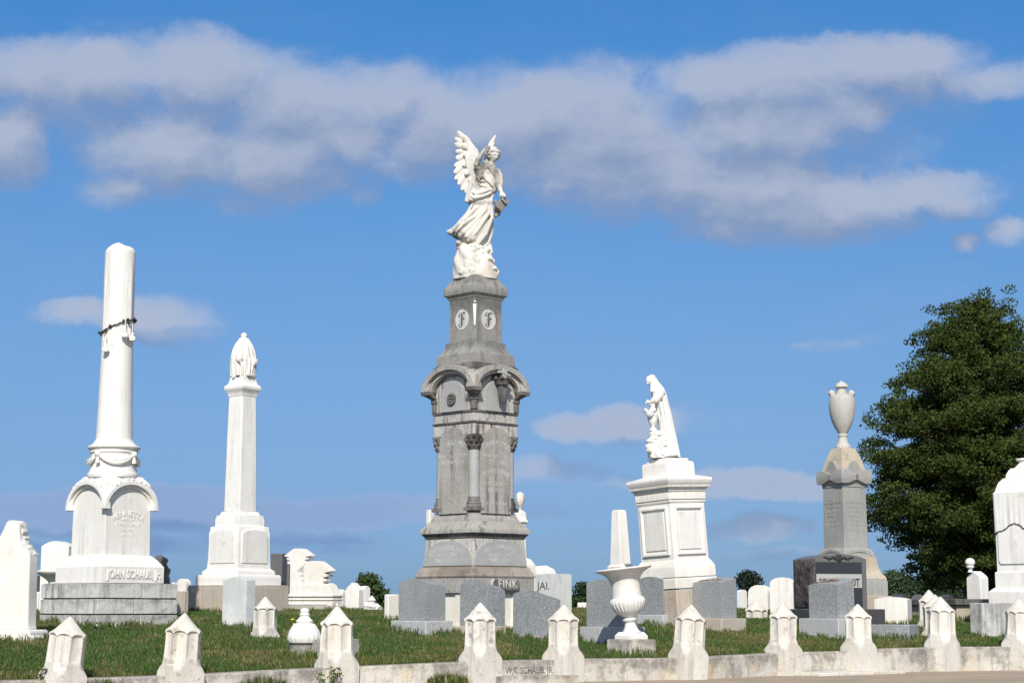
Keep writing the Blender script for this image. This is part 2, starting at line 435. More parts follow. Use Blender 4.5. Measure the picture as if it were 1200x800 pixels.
g.l(g.math('ADD', g.math('MULTIPLY', g.math('ABSOLUTE', sep.outputs[2]), 1.0), .17), sv.inputs[2])
g.l(g.vm('NORMALIZE', sv.outputs[0]), sky.inputs[0])
SKYTINT = skc
far = g.math('MAXIMUM', g.ramp(vv, .065, .15), g.math('MULTIPLY', g.ramp(uu, -.08, .03), .85))
lc = g.mix(far, (.62, .77, 1.0), (1, 1, 1))          # tints the cloud band low on the left darker and bluer
ccs = g.vm('MULTIPLY', ccs, lc)
fin = g.mix(dens, skc, ccs)
# unseen white clouds added overhead and behind the viewer to whiten the ambient light
bn = g.noise(g.vm('MULTIPLY', tc.outputs['Generated'], (1, 1, 1.6)), 3.2, 6, .55)
rest = g.math('MAXIMUM', hi, g.ramp(sep.outputs[1], .3, -.1))
fin = g.mix(g.math('MULTIPLY', g.math('MULTIPLY', g.ramp(bn, .42, .60), rest), .85), fin, (6.6, 6.6, 6.9))
g.l(fin, bg.inputs[0])
w.cycles.sampling_method = 'MANUAL'; w.cycles.sample_map_resolution = 512

# ---------------------------------------------------------------- lie of the land
POSTS = [(75, 17.3, 795), (213, 17.8, 790), (395, 18.9, 781), (563, 19.6, 774), (660, 20.0, 771.5), (806, 20.7, 770), (917, 21.9, 764), (1005, 22.7, 760.5), (1103, 23.4, 757.5), (1193, 23.75, 757)]
PX = [((px - 600) * sp(y, Y), Y, zp(y, Y)) for px, Y, y in POSTS]
PX = [(PX[0][0] - 6, PX[0][1] - 3, PX[0][2] - .03)] + PX + [(PX[-1][0] + 8, PX[-1][1] + 3.4, PX[-1][2] + .02)]

def lerp(tab, x):
    if x <= tab[0][0]: return tab[0][1]
    for (a, va), (b, vb) in zip(tab, tab[1:]):
        if x <= b: return va + (vb - va) * (x - a) / (b - a)
    return tab[-1][1]
TY = [(p[0], p[1]) for p in PX]; TZ = [(p[0], p[2]) for p in PX]
TS = [(0, .0), (.3, .03), (.6, .08), (2.2, .27), (4.2, .50), (6.8, .74), (10, .89), (15, .97), (20, 1.0)]
def yc(x): return lerp(TY, x)
def zc(x): return lerp(TZ, x)
def gz(x, y):
    d = y - yc(x); z0 = zc(x) - .01
    if d <= 0: return z0
    z = z0 + (.785 - z0) * lerp(TS, d)
    z += .012 * noise.noise(Vector((x * .8, y * .8, 0))) * min(1, d / 1.5)
    if d > 22: z -= min(.011 * (d - 22), 3.0)
    return z

def dirt():
    m, nt, b = newmat('soil_and_thatch'); g = NT(nt); tc = g.n('ShaderNodeTexCoord')
    n = g.noise(tc.outputs['Object'], 3, 6, .6); n2 = g.noise(tc.outputs['Object'], 40, 4, .6)
    c = g.mix(g.ramp(n, .4, .62), (.035, .055, .018), (.085, .075, .035))
    c = g.mix(g.ramp(n2, .3, .7), c, (.03, .045, .015))
    g.l(c, b.inputs['Base Color']); b.inputs['Roughness'].default_value = 1
    b.inputs['Specular IOR Level'].default_value = .1
    return m
M['soil'] = dirt()

def ground():
    xs = []
    x = -9.0
    while x < 12: xs.append(x); x += .2
    xs = [-3000, -900, -300, -120, -60, -35, -24, -17, -13, -11] + xs + [12.5, 14, 17, 22, 30, 50, 90, 200, 600, 3000]
    ds = [-40, -10, -3, -.5, .03, .06, .1, .15, .3, .45, .6, .8] + [1 + .25 * i for i in range(50)] + [14, 15, 16, 18, 20, 22, 26, 32, 40, 60, 100, 200, 500, 1500, 4000]
    bm = bmesh.new(); grid = []
    for d in ds:
        row = []
        for x in xs:
            Y = yc(x) + d
            z = -.03 if d < .05 else gz(x, Y) - (.03 if d < .12 else 0)
            row.append(bm.verts.new((x, Y, z)))
        grid.append(row)
    for a, b_ in zip(grid, grid[1:]):
        for i in range(len(xs) - 1):
            bm.faces.new((a[i], a[i + 1], b_[i + 1], b_[i]))
    return obj('ground', bm, M['soil'], smooth=60)
tag(ground(), 'grassy cemetery ground rising behind the low marble curb', kind='structure')

def roadmat():
    m, nt, b = newmat('dusty_road'); g = NT(nt); tc = g.n('ShaderNodeTexCoord')
    v = tc.outputs['Object']
    n = g.noise(v, .9, 6, .6); n2 = g.noise(v, 26, 6, .7); n3 = g.noise(g.vm('MULTIPLY', v, (1, 3, 1)), 3, 5, .6)
    c = g.mix(g.ramp(n, .35, .65), (.40, .315, .225), (.31, .255, .20))
    c = g.mix(g.ramp(n3, .5, .7), c, (.24, .20, .16))
    c = g.mix(g.ramp(n2, .5, .75, 0, .7), c, (.50, .41, .31))
    g.l(c, b.inputs['Base Color']); b.inputs['Roughness'].default_value = .95
    bp = g.n('ShaderNodeBump'); bp.inputs['Strength'].default_value = .8; bp.inputs['Distance'].default_value = .02
    g.l(n2, bp.inputs['Height']); g.l(bp.outputs[0], b.inputs['Normal'])
    return m
M['road'] = roadmat()
bm = bmesh.new(); prev = None
for x in [-40, -20] + [-10 + i for i in range(25)] + [22, 40]:
    y1 = yc(x) + .05
    vs = [bm.verts.new((x, y, 0)) for y in (y1, y1 - .5, y1 - 3, y1 - 12, -30)]
    if prev:
        for i in range(4): bm.faces.new((prev[i], prev[i + 1], vs[i + 1], vs[i]))
    prev = vs
tag(obj('road', bm, M['road']), 'dusty tan cemetery lane along the curb', kind='structure')
# ---------------------------------------------------------------- curb posts
def square_r(th, b):
    return b / max(abs(math.cos(th)), abs(math.sin(th)))
def chamf_r(th, b, dch):
    r = square_r(th, b)
    q = ((th / (PI / 2)) % 1.0) * PI / 2 - PI / 4
    return min(r, dch / max(math.cos(q), 1e-3))
US = [-1, -.86, -.72, -.42, 0, .42, .72, .86]
def post_mesh(body=.45, hh=1.0):
    b = .161
    ths = []
    us = []
    for k in range(8):
        for u in US:
            ths.append(k * PI / 4 + math.atan(u * math.tan(PI / 8))); us.append(u)
    # square faces look along the axes, so k=0 is a face and k=1 a chamfer
    rings = []
    def ring(fn): rings.append([(fn(t, u)[0] * math.cos(t), fn(t, u)[0] * math.sin(t), fn(t, u)[1]) for t, u in zip(ths, us)])
    ring(lambda t, u: (chamf_r(t, b + .006, b * 1.40), -body))
    ring(lambda t, u: (chamf_r(t, b + .002, b * 1.41), .0))
    for z, dc, bb in ((.025, 1.40, 1), (.055, 1.32, 1), (.075, 1.22, 1), (.09, 1.13, 1.0), (.105, 1.07, 1), (.13, 1.03, 1), (.15, 1.005, 1)):
        ring(lambda t, u, z=z, dc=dc, bb=bb: (chamf_r(t, b * bb, b * bb * dc), z * hh))
    octr = lambda t: chamf_r(t, b * .995, b * .995)
    def rec(u, on): return (.014 * math.sqrt(max(0, 1 - (abs(u) / .86) ** 2.2))) * on
    ring(lambda t, u: (octr(t) - rec(u, .25), .158 * hh))
    ring(lambda t, u: (octr(t) - rec(u, 1), .178 * hh))
    za = lambda u: .027 * math.sqrt(max(0, 1 - min(1, abs(u) / .84) ** 2))
    ring(lambda t, u: (octr(t) - rec(u, 1), .30 * hh))
    ring(lambda t, u: (octr(t) - rec(u, 1), (.405 + za(u)) * hh))
    ring(lambda t, u: (octr(t) + .008, (.407 + za(u)) * hh))
    ring(lambda t, u: (octr(t) + .009 - .004 * (1 - abs(u)), (.418 + za(u)) * hh))
    for s, z in ((.80, .462), (.55, .512), (.30, .562), (.10, .598), (.03, .607)):
        ring(lambda t, u, s=s, z=z: (octr(t) * s * (1 - .07 * (1 - abs(u)) * (1 if s > .15 else 0)), (z + za(u) * (s - .1) * .8) * hh))
    mb = MB(); mb.rings(rings)
    return mb
post0 = obj('corner_post', post_mesh(), M['post'], bevel=.003, smooth=24, wob=.005)
PL = ['leftmost cut marble post, leaning a little right in front of the draped column monument',
      'cut marble post second from the left, below the dark grey carved stone',
      'cut marble post with knobbed tip in front of the bulbous urn lid',
      'cut marble post left of the lettered name step below the angel monument',
      'cut marble post right of the lettered name step',
      'cut marble post tilting right beside the fluted garden urn',
      'cut marble post left of the low white step by the lane',
      'cut marble post right of the low white step, below the dark granite family stone',
      'cut marble post at the bend of the curb, foremost of three in a line',
      'cut marble post cut off by the right edge of the photo']
LEAN = [(2, 5), (0, 3), (0, -.5), (0, 0), (0, .5), (0, 5.5), (0, 1), (0, 1), (0, -.5), (0, 2)]
TILTS = {}
for i, (px, Y, y) in enumerate(POSTS):
    o = post0 if i == 0 else post0.copy()
    if i:
        o.data = post0.data.copy()           # every post has weathered in its own way
        for v in o.data.vertices:
            nv = noise.noise_vector(v.co * 4.0 + Vector((i * 5.1, 0, 0)))
            v.co += Vector(nv) * .006
            ch = noise.noise(v.co * 9 + Vector((0, i * 3.3, 0)))
            if ch > .38 and v.co.z > .1: v.co -= Vector((v.co.x, v.co.y, 0)).normalized() * (ch - .38) * .07
    if i: COL.objects.link(o)
    X, YY, Z = PX[i + 1]
    o.location = (X, YY - .06, Z)
    o.rotation_euler = (R(LEAN[i][0]), R(LEAN[i][1]), R((47, 44, 42, 44, 43, 30, 40, 38, 46, 40)[i]))
    s = (1.0, 1.0, 1.0, 1.0, .99, 1.0, .99, .965, 1.0, 1.0)[i]
    o.scale = (s * 1.03, s * 1.03, s * (.98, .985, 1.04, 1.03, 1.0, 1.0, 1.0, .97, 1.07, 1.03)[i])
    tag(o, PL[i], 'corner post', 'carved marble corner posts of the curb')
kb = obj('knob', (lambda m: (m.ball((0, 0, .615), .019, 10, 8), m)[1])(MB()), M['post'], None)
kb.parent = bpy.data.objects['corner_post.002'] if 'corner_post.002' in bpy.data.objects else None

# small posts standing inside the lot
def small_post(px, Y, ytop, width_px, rz, label, zb=None):
    o = post0.copy(); COL.objects.link(o)
    ztop = zp(ytop, Y); s = width_px * sp(ytop, Y) / .355
    o.scale = (s, s, s)
    o.location = (xp(px, ytop, Y), Y, ztop - .607 * s)
    o.rotation_euler = (0, 0, R(rz)); tag(o, label, 'corner post', 'carved marble corner posts of the curb')
    return o
small_post(311, 22.0, 698.5, 28, 40, 'short cut marble post in the grass beside the grey veined headstone')
small_post(886, 28.5, 700.5, 28, 42, 'small distant marble post top in front of the round white headstones')
small_post(1095.5, 25.2, 696, 30, 44, 'middle of three posts in a line running back from the bend of the curb')
small_post(1088.5, 27.2, 690.5, 27, 40, 'farthest of three posts in a line running back from the bend of the curb')

# ---------------------------------------------------------------- curb rails
def seg(i0, i1, label, joints=(), y0=-.10, w=.22, top=0.0, t0=0.0, t1=1.0, name='curb_rail'):
    a, b_ = Vector(PX[i0]), Vector(PX[i1])
    a, b_ = a.lerp(b_, t0), a.lerp(b_, t1)
    ax = Vector((b_.x - a.x, b_.y - a.y, 0)); L = ax.length
    o = empty(name, (a.x, a.y, 0), math.atan2(ax.y, ax.x))
    cuts = [0] + list(joints) + [1]
    mb = MB()
    for c0, c1 in zip(cuts, cuts[1:]):
        x0, x1 = c0 * L + (.003 if c0 else 0), c1 * L - (.003 if c1 < 1 else 0)
        n = max(2, int((x1 - x0) / .25)); rr = []
        for k in range(n + 1):
            x = x0 + (x1 - x0) * k / n; t = x / L
            zt = a.z + (b_.z - a.z) * t + top + .004 * noise.noise(Vector((x * 2 + i0 * 9, 0, 0)))
            yf = y0 + .006 * noise.noise(Vector((x * 1.7, i0 * 5, 0)))
            rr.append([(x, yf, -.12), (x, yf, zt - .012), (x, yf + .012, zt), (x, yf + w, zt), (x, yf + w, -.12)])
        mb.rings(rr)
    m = obj('coping', mb, M['curb'], o, bevel=.004)
    tag(o, label, 'curb', 'marble curb rails between the posts')
    return o
seg(0, 1, 'stained curb rail at the far left corner, left of the nearest post', t0=.6)
seg(1, 2, 'stained curb rail between the two leftmost posts')
seg(2, 3, 'long curb rail in front of the bulbous urn lid, darkened along its top', joints=(.62,))
seg(3, 4, 'yellow stained curb rail left of the lettered name step')
seg(5, 6, 'mottled grey curb rail below the fluted garden urn')
seg(6, 7, 'mottled grey curb rail between the tilted post and the low white step', joints=(.62,))
seg(8, 9, 'curb rail with yellowed foot right of the low white step')
seg(9, 10, 'curb rail at the far right between the last two posts')
# side rail running back from the bend
a = Vector(PX[9]); o = empty('curb_rail', (a.x - .02, a.y + .1, 0), R(97))
mb = MB(); mb.box(0, 5.4, -.08, .08, -.1, a.z + .05)
obj('coping', mb, M['curb'], o, bevel=.006); tag(o, 'low side rail running back behind the posts at the bend', 'curb', 'marble curb rails between the posts')

def frame_between(i0, i1):
    a, b_ = Vector(PX[i0]), Vector(PX[i1]); ax = Vector((b_.x - a.x, b_.y - a.y, 0))
    return a, b_, ax.length, math.atan2(ax.y, ax.x)
a, b_, L, an = frame_between(4, 5)
o = empty('entrance_step', (a.x, a.y, 0), an)
mb = MB(); mb.box(.0, L, -.13, .12, -.1, a.z + .005); obj('riser', mb, M['curb'], o, bevel=.006)
mb = MB(); mb.box(.10, L + .02, -.34, -.132, -.1, a.z - .155); obj('tread', mb, M['curb'], o, bevel=.008)
t = text('W.T. SCHAUB, JR.', .10, M['ink_soft'], o, (L * .5 + .03, -.1325, a.z - .135), extrude=.001, sx=.74)
tag(o, 'step between two posts whose stained riser carries a carved name', 'step')
a, b_, L, an = frame_between(7, 8)
o = empty('entrance_step', (a.x, a.y, 0), an)
mb = MB(); z = (a.z + b_.z) / 2 - .008
mb.prism([(.0, -.1), (.0, .05), (-.02, z - .10), (.02, z), (.25, z), (.25, -.1)], .0, L, axis='x'); obj('riser', mb, M['curb'], o, bevel=.006)
mb = MB(); mb.box(.12, L + .32, -.50, -.025, -.06, .035); mb.box(-.02, .115, -.34, -.025, -.06, .03); obj('tread', mb, M['post'], o, bevel=.008)
tag(o, 'plain low white step with a flat slab reaching into the lane', 'step')

# ---------------------------------------------------------------- headstones
class Mon:
    """A thing standing on the ground: root Empty at its base, shapes measured in photo pixels."""
    def __init__(s, name, px, ybase, Y, alpha, label, cat, group=None, lean=(0, 0)):
        s.Y = Y; z0 = zp(ybase, Y); s.z0 = z0
        X = xp(px, ybase, Y); phi = math.atan2(X, Y)
        s.X = X; s.phi = phi; s.al = R(alpha)
        s.root = empty(name, (X, Y, z0), s.al - phi)
        if lean != (0, 0):
            s.root.rotation_mode = 'XYZ'
            s.root.matrix_world = Matrix.Translation((X, Y, z0)) @ Matrix.Rotation(R(lean[0]), 4, 'Y') @ Matrix.Rotation(R(lean[1]), 4, 'X') @ Matrix.Rotation(s.al - phi, 4, 'Z')
        tag(s.root, label, cat, group)
        s.k = math.cos(s.al) + abs(math.sin(s.al))
        g_ = gz(X, Y); s.under = min(-.12, g_ - z0 - .12)
        s.lz = lambda py: zp(py, s.Y) - s.z0
    def sq(s, w, py): return w / 2 * sp(py, s.Y) / s.k
    def rd(s, w, py): return w / 2 * sp(py, s.Y)
    def S(s, py): return sp(py, s.Y)
    def sqstack(s, name, prof, mat, bevel=.008, n=4, parent=None, smooth=35, label=None):
        mb = MB(); mb.stack([(s.sq(w, y), s.lz(y) if y is not None else 0) for w, y in prof], 4)
        return obj(name, mb, mat, parent or s.root, bevel=bevel, smooth=smooth, label=label)
    def lathe(s, name, prof, mat, n=40, parent=None, bevel=0, label=None, smooth=35):
        mb = MB(); mb.stack([(s.rd(w, y), s.lz(y)) for w, y in prof], n)
        return obj(name, mb, mat, parent or s.root, bevel=bevel, label=label, smooth=smooth)

def outline(kind, w, h, rise=.0):
    """closed outline of a tablet from (-w,0) to (w,0) with top at h"""
    pts = [(w, 0)]
    if kind == 'flat': pts += [(w, h), (-w, h)]
    elif kind == 'arch':
        for i in range(17):
            t = i / 16; x = w * (1 - 2 * t); pts.append((x, h - rise + rise * (1 - (x / w) ** 2)))
    elif kind == 'round':
        for i in range(21):
            t = PI * i / 20; pts.append((w * math.cos(t), h - rise + rise * math.sin(t)))
    elif kind == 'shoulder':
        k = w * .80
        pts += [(w, h - rise * 1.15), (k, h - rise)]
        for i in range(1, 16):
            t = PI * i / 16; pts.append((k * math.cos(t), h - rise + rise * math.sin(t)))
        pts += [(-k, h - rise), (-w, h - rise * 1.15)]
    elif kind == 'serp':
        for i in range(25):
            t = i / 24; x = w * (1 - 2 * t); pts.append((x, h - rise + rise * (.5 + .5 * math.cos(PI * x / w))))
    elif kind == 'gable': pts += [(w, h - rise), (w * .72, h - rise * .62), (0, h), (-w * .72, h - rise * .62), (-w, h - rise)]
    elif kind == 'peak': pts += [(w, h - rise), (0, h), (-w, h - rise)]
    pts.append((-w, 0))
    return pts

def tablet(pl, pc, pr, yt, yb, Y, mat, label, group, kind='arch', rise=2.0, al=43, base=None, base_mat=None, broad=None,
           name='headstone', lean=(0, 0), bevel=.012, cat='headstone', lichen=False, cap=None, taper=1.0, drop=0.0):
    """pl/pc/pr = photo columns of left edge, near corner, right edge"""
    phi = math.atan2(xp(pc, yb, Y), Y); a = R(al)
    s = sp((yt + yb) / 2, Y)
    Wx = (pr - pc) * s / math.cos(a); Wy = (pc - pl) * s / math.sin(a)
    yg = base[0][1] if base else yb
    m = Mon(name, pc, yg, Y, al, label, cat, group, lean)
    hz = zp(yt, Y) - zp(yb, Y); z0 = m.lz(yb)
    if broad is None: broad = 'y' if Wy > Wx else 'x'
    mb = MB()
    bott = z0 if base else m.under
    if broad == 'y':
        pts = [(u + Wy / 2, z + z0 if z > 0 else bott) for u, z in outline(kind, Wy / 2, hz, rise * s)]
        mb.prism(pts, 0, Wx, axis='x')
    else:
        pts = [(u + Wx / 2, z + z0 if z > 0 else bott) for u, z in outline(kind, Wx / 2, hz, rise * s)]
        mb.prism(pts, 0, Wy, axis='y')
    if drop:
        for v in mb.bm.verts:
            if v.co.z > z0 + .3 * hz: v.co.z -= drop * s * max(0, v.co.x / Wx)
    st = obj('tablet', mb, mat, m.root, bevel=bevel, smooth=30)
    if base:
        (bw, yg, yt2) = (base[0][0], base[0][1], yb)
        mb = MB(); o_ = bw * s
        mb.box(-o_, Wx + o_, -o_, Wy + o_, m.under, z0 - .002)
        obj('base', mb, base_mat or M['granite_l'], m.root, bevel=.01)
    if lichen:
        mb = MB(); zt = z0 + hz
        for i in range(9):
            u = .5 + rnd.uniform(-.3, .3)
            x, y = (Wx * rnd.uniform(.25, .75), Wy * u) if broad == 'y' else (Wx * u, Wy * rnd.uniform(.25, .75))
            zz = zt - rise * s * (2 * u - 1) ** 2 - drop * s * x / Wx - .004
            mb.lump((x, y, zz), (.05, .06, .012), i, .5, 2)
        obj('chipped_top', mb, M['lichen'], m.root)
    return m

GR = 'small grey granite grave markers'
tablet(466.5, 499, 522, 677, 727, 22.9, M['granite'], 'grey granite marker on a wide pale base, leftmost of the grey markers', GR, rise=5.5, base=[(6.5, 748)], al=44, lean=(0, 1), drop=4)
tablet(538.5, 571, 592, 678, 733, 22.9, M['granite'], 'grey granite marker against the angel monument base, just left of its nameplate', GR, rise=7, base=[(1, 744)], base_mat=M['beige'], al=44, drop=7)
tablet(600.6, 636, 657, 691, 744, 22.4, M['granite'], 'low grey granite marker on a thin foot slab, right of the angel monument nameplate', GR, rise=4.5, base=[(3.5, 750)], base_mat=M['curb'], al=44, drop=7)
tablet(687, 728, 748, 678, 734, 21.9, M['granite'], 'grey granite marker standing behind the fluted garden urn', GR, rise=4, base=[(6, 757)], al=44)
tablet(746.5, 777, 796.5, 675, 720, 25.2, M['granite'], 'grey granite marker right of the garden urn with rust chipped top', GR, rise=4, base=[(2, 732)], base_mat=M['granite_l'], al=46, lichen=True, drop=-3)
tablet(812.5, 845, 863.5, 680.5, 724, 24.8, M['granite'], 'grey granite marker behind the tilted post with rust chipped top', GR, rise=1.5, base=[(8, 741)], base_mat=M['beige'], al=47, lichen=True, drop=-5)
tablet(949, 982.5, 1002, 683, 724, 24.3, M['granite'], 'grey granite marker in front of the large dark family stone', GR, rise=2, base=[(9, 746)], base_mat=M['granite_l'], al=46, lichen=True, drop=-7)

WT = 'white marble headstones in the background'
tablet(260, 288, 298, 675, 731, 23.4, M['veined'], 'grey veined marble headstone with curved top on a thin slab before the obelisk', None, kind='serp', rise=4.5, base=[(6, 738)], base_mat=M['granite_l'], al=46)
tablet(450, 455, 468, 696, 737, 25.5, M['marble_w'], 'narrow cream stone half hidden left of the leftmost grey marker', WT, kind='flat', al=42)
tablet(316, 329.5, 335.5, 648, 700, 33, M['border'], 'tall dark slate coloured stone with lit edge behind the square obelisk', None, kind='flat', al=62, base=[(.5, 716)], base_mat=M['border'])
tablet(334, 338, 341, 657, 700, 35, M['border'], 'narrow dark stone squeezed between the slate coloured stone and the scrolled headstones', None, kind='flat', al=60)
tablet(393, 401.5, 405, 690, 714, 35, M['marble'], 'small round topped headstone with a sunk panel next to the scrolled headstones', WT, kind='round', rise=5, al=60)
tablet(404, 420, 426, 682, 715, 33, M['marble'], 'white headstone with a worn pointed arch, tallest of the group before the left bush', WT, kind='gable', rise=9, al=58)
tablet(421, 427, 433.5, 686, 712, 35.5, M['marble'], 'arched white headstone just left of the bush, behind the pointed one', WT, kind='arch', rise=3, al=45)
tablet(864, 868, 875.5, 690.5, 711, 36, M['marble'], 'little arched white headstone directly under the round bush', WT, kind='round', rise=3, al=48)
tablet(877, 900, 906, 685, 717, 34, M['marble_w'], 'round topped white headstone behind the small post top', WT, kind='round', rise=10, al=68)
tablet(897, 909, 914, 688, 716, 36, M['marble_w'], 'white headstone mostly hidden between two larger round topped ones', WT, kind='round', rise=6, al=66)
tablet(903, 930, 934, 676, 722, 30, M['marble'], 'largest round topped white headstone touching the dark family stone', WT, kind='round', rise=7.5, al=76)
tablet(1026, 1064, 1069, 699, 728, 27.5, M['marble'], 'broad low white stone with one sloping shoulder beside the grey urn monument', None, kind='arch', rise=2.5, al=80)
tablet(676.5, 686, 689, 705.5, 718, 36, M['marble'], 'low white block on the horizon left of the marker behind the urn', WT, kind='flat', al=60)
tablet(205.5, 215, 220, 692, 735, 26.2, M['beige'], 'rough beige pillar stone between the draped column and the square obelisk', None, kind='flat', al=44)
tablet(206, 217, 223, 677.5, 716, 31, M['marble'], 'rounded white headstone top showing above the beige pillar stone', WT, kind='round', rise=7, al=50)
tablet(199.5, 203, 208, 682, 716, 33, M['marble'], 'sliver of white headstone right of the dark carved stone', WT, kind='round', rise=4, al=50)
tablet(46.5, 78, 86, 633.5, 716, 26.5, M['marble'], 'broad white headstone with arched top behind the draped column monument', None, kind='arch', rise=6, al=62)
tablet(498.5, 503, 508, 597, 716, 33, M['marble'], 'slim white stone showing behind the left side of the angel monument', WT, kind='flat', al=45)
tablet(40.5, 44, 47.5, 693, 726, 28, M['marble_w'], 'pale stub of a stone between the weathered pillar and the draped column base', WT, kind='flat', al=45)
tablet(36, 41, 45.5, 674, 722, 33, M['border'], 'dark distant stone beside the weathered left pillar', None, kind='flat', al=45)
tablet(1046, 1058, 1063, 695.5, 716, 45, M['dark'], 'distant dark headstone with rounded top behind the low white stone', 'dark headstones below the tree', kind='round', rise=3, al=70)
tablet(1069, 1080, 1083.5, 696, 714, 44, M['border'], 'distant dark blue grey headstone left of the three posts', 'dark headstones below the tree', kind='arch', rise=3, al=68)
tablet(1103, 1112, 1118, 696, 716, 47, M['dark'], 'dark leaning headstone in the shade right of the three posts', 'dark headstones below the tree', kind='arch', rise=3, al=60)

# low grey block and dark block on the right
tablet(1021, 1066, 1077.5, 731.5, 753.5, 24.4, M['granite'], 'low grey granite block lying in the grass inside the right hand curb', None, kind='flat', al=72, name='grave_block', cat='grave marker')
# flush marker in the grass
m = Mon('flush_marker', 262, 767, 20.2, 8, 'thin flush white marker nearly sunk in the left hand grass', 'grave marker')
mb = MB(); mb.box(-.20, .20, -.06, .06, -.1, .028); obj('slab', mb, M['marble_w'], m.root, bevel=.006)

# big dark family stone
m = Mon('family_stone', 956, 725, 26.6, 26, 'large dark granite family stone with rough end, black panel and a partly hidden surname', 'headstone')
s = m.S(690); ca, sa = math.cos(m.al), math.sin(m.al)
Wx = 60.5 * s / ca; Wy = 25 * s / sa; zt = m.lz(648.5); zb = m.lz(713)
mb = MB(); mb.prism([(u + Wx / 2, z + zb) for u, z in outline('arch', Wx / 2, zt - zb, 5.5 * s)], 0, Wy, axis='y')
mb2 = MB(); body = obj('die', mb, M['border'], m.root, bevel=.006)
# rock pitched end
rr = []
n1, n2 = 16, 22
mb2 = MB()
gv = []
for i in range(n1 + 1):
    row = []
    for j in range(n2 + 1):
        y = .0 + Wy * i / n1; z = zb + .005 + (zt - 5.5 * s - zb - .01) * j / n2
        e = min(i, n1 - i, j, n2 - j) / 3.0
        d = min(1, e) * (.022 + .03 * abs(noise.noise(Vector((y * 6, z * 6, 3)))) + .012 * noise.noise(Vector((y * 22, z * 22, 9))))
        row.append(mb2.v((-d - .003, y, z)))
    gv.append(row)
for i in range(n1):
    for j in range(n2): mb2.face([gv[i][j], gv[i + 1][j], gv[i + 1][j + 1], gv[i][j + 1]])
edge = [gv[i][0] for i in range(n1 + 1)] + [gv[n1][j] for j in range(1, n2 + 1)] + [gv[i][n2] for i in range(n1 - 1, -1, -1)] + [gv[0][j] for j in range(n2 - 1, 0, -1)]
back = [mb2.bm.verts.new((.01, v.co.y, v.co.z)) for v in edge]
for i in range(len(edge)): mb2.face([edge[i], edge[(i + 1) % len(edge)], back[(i + 1) % len(edge)], back[i]])
obj('rough_end', mb2, M['rough_dark'], m.root, smooth=180)
fx = lambda px: (px - 956) * s / ca
mb = MB(); mb.box(fx(957), fx(1011), -.004, .01, zb + .02, m.lz(658)); obj('panel', mb, M['panel'], m.root)
mb = MB(); mb.box(fx(957.6), fx(1010.6), -.009, .0, m.lz(688), m.lz(672)); pl = obj('name_band', mb, M['name_pl'], m.root)
text('SCHUCHARDT', .16, M['ink'], m.root, ((fx(957.6) + fx(1010.6)) / 2, -.011, m.lz(686.3)), extrude=.001, sx=.62, font_off=.004)
mb = MB()
cx = (fx(957.6) + fx(1010.6)) / 2; zc_ = m.lz(653.5)
mb.lump((cx, -.002, zc_), (.06, .02, .055), 3, .5, 3)
for sgn in (-1, 1):
    for k in range(6):
        mb.lump((cx + sgn * (.06 + .032 * k), -.002, zc_ + .014 * math.sin(k * 1.7)), (.03, .014, .022 - .002 * k), k + 5, .5, 3, n=8, m=6)
obj('carved_spray', mb, M['ink'], m.root)
mb = MB(); o_ = .14; mb.box(-o_ * .7, Wx + o_ * 1.6, -o_ * .9, Wy + o_, m.under, zb - .003)
obj('base', mb, M['dark'], m.root, bevel=.008)
# ================================================================ the tall grey monument
def fourfaces(mb, fn, faces=(0, 1, 2, 3)):
    for k in faces:
        old = mb.M; mb.M = Matrix.Rotation(R(-90) * k, 4, 'Z'); fn(mb); mb.M = old
def perface(name, fn, mat, parent, faces=(0, 1, 2, 3), **kw):
    for k in faces:
        mb = MB(); mb.M = Matrix.Rotation(R(-90) * k, 4, 'Z'); fn(mb); obj(name, mb, mat, parent, **kw)
def cube_in(mb, cx, cy, h, z0, z1): mb.box(cx - h, cx + h, cy - h, cy + h, z0, z1)

m = Mon('angel_monument', 556.3, 746, 24.3, 43, 'tall grey stone monument with arched hoods and a nameplate, carrying the angel', 'monument')
FK = m
q = m.sq; z = m.lz
mb = MB(); mb.stack([(q(168, 740), m.under), (q(168, 740), z(733.5))]); obj('foundation', mb, M['beige'], m.root, bevel=.015)
mb = MB(); mb.stack([(q(127, 720), z(733.5) - .003), (q(127, 720), z(695) + .003)]); 
fourfaces(mb, lambda b: [b.box(sx * q(127, 720) - .09, sx * q(127, 720) + .09, -q(133, 720), -q(127, 720) + .05, z(733.5), z(695)) for sx in (-.55, .55)])
obj('lower_base', mb, M['marble_w'], m.root, bevel=.008)
mb = MB(); mb.stack([(q(139, 690), z(695)), (q(139, 680), z(676.5))]); obj('upper_base', mb, M['fink'], m.root, bevel=.006)
P_ = [(141.5, 676.5), (141.5, 674.5)]
for i in range(9):
    t = i / 8; P_.append((140 - 16 * math.sin(t * PI / 2) - 1.5 * t, 674 - 10 * t + .0 * t))
P_ = [(141.5, 676.5), (142, 674.8), (139, 673.8), (137.5, 672), (134.5, 669.6), (131, 667.6), (128.5, 666), (126.5, 664.5), (122.5, 664)]
m.sqstack('base_moulding', P_, M['fink_m'], bevel=0)
m.sqstack('plaque_block', [(122, 664), (115, 632)], M['fink_l'])
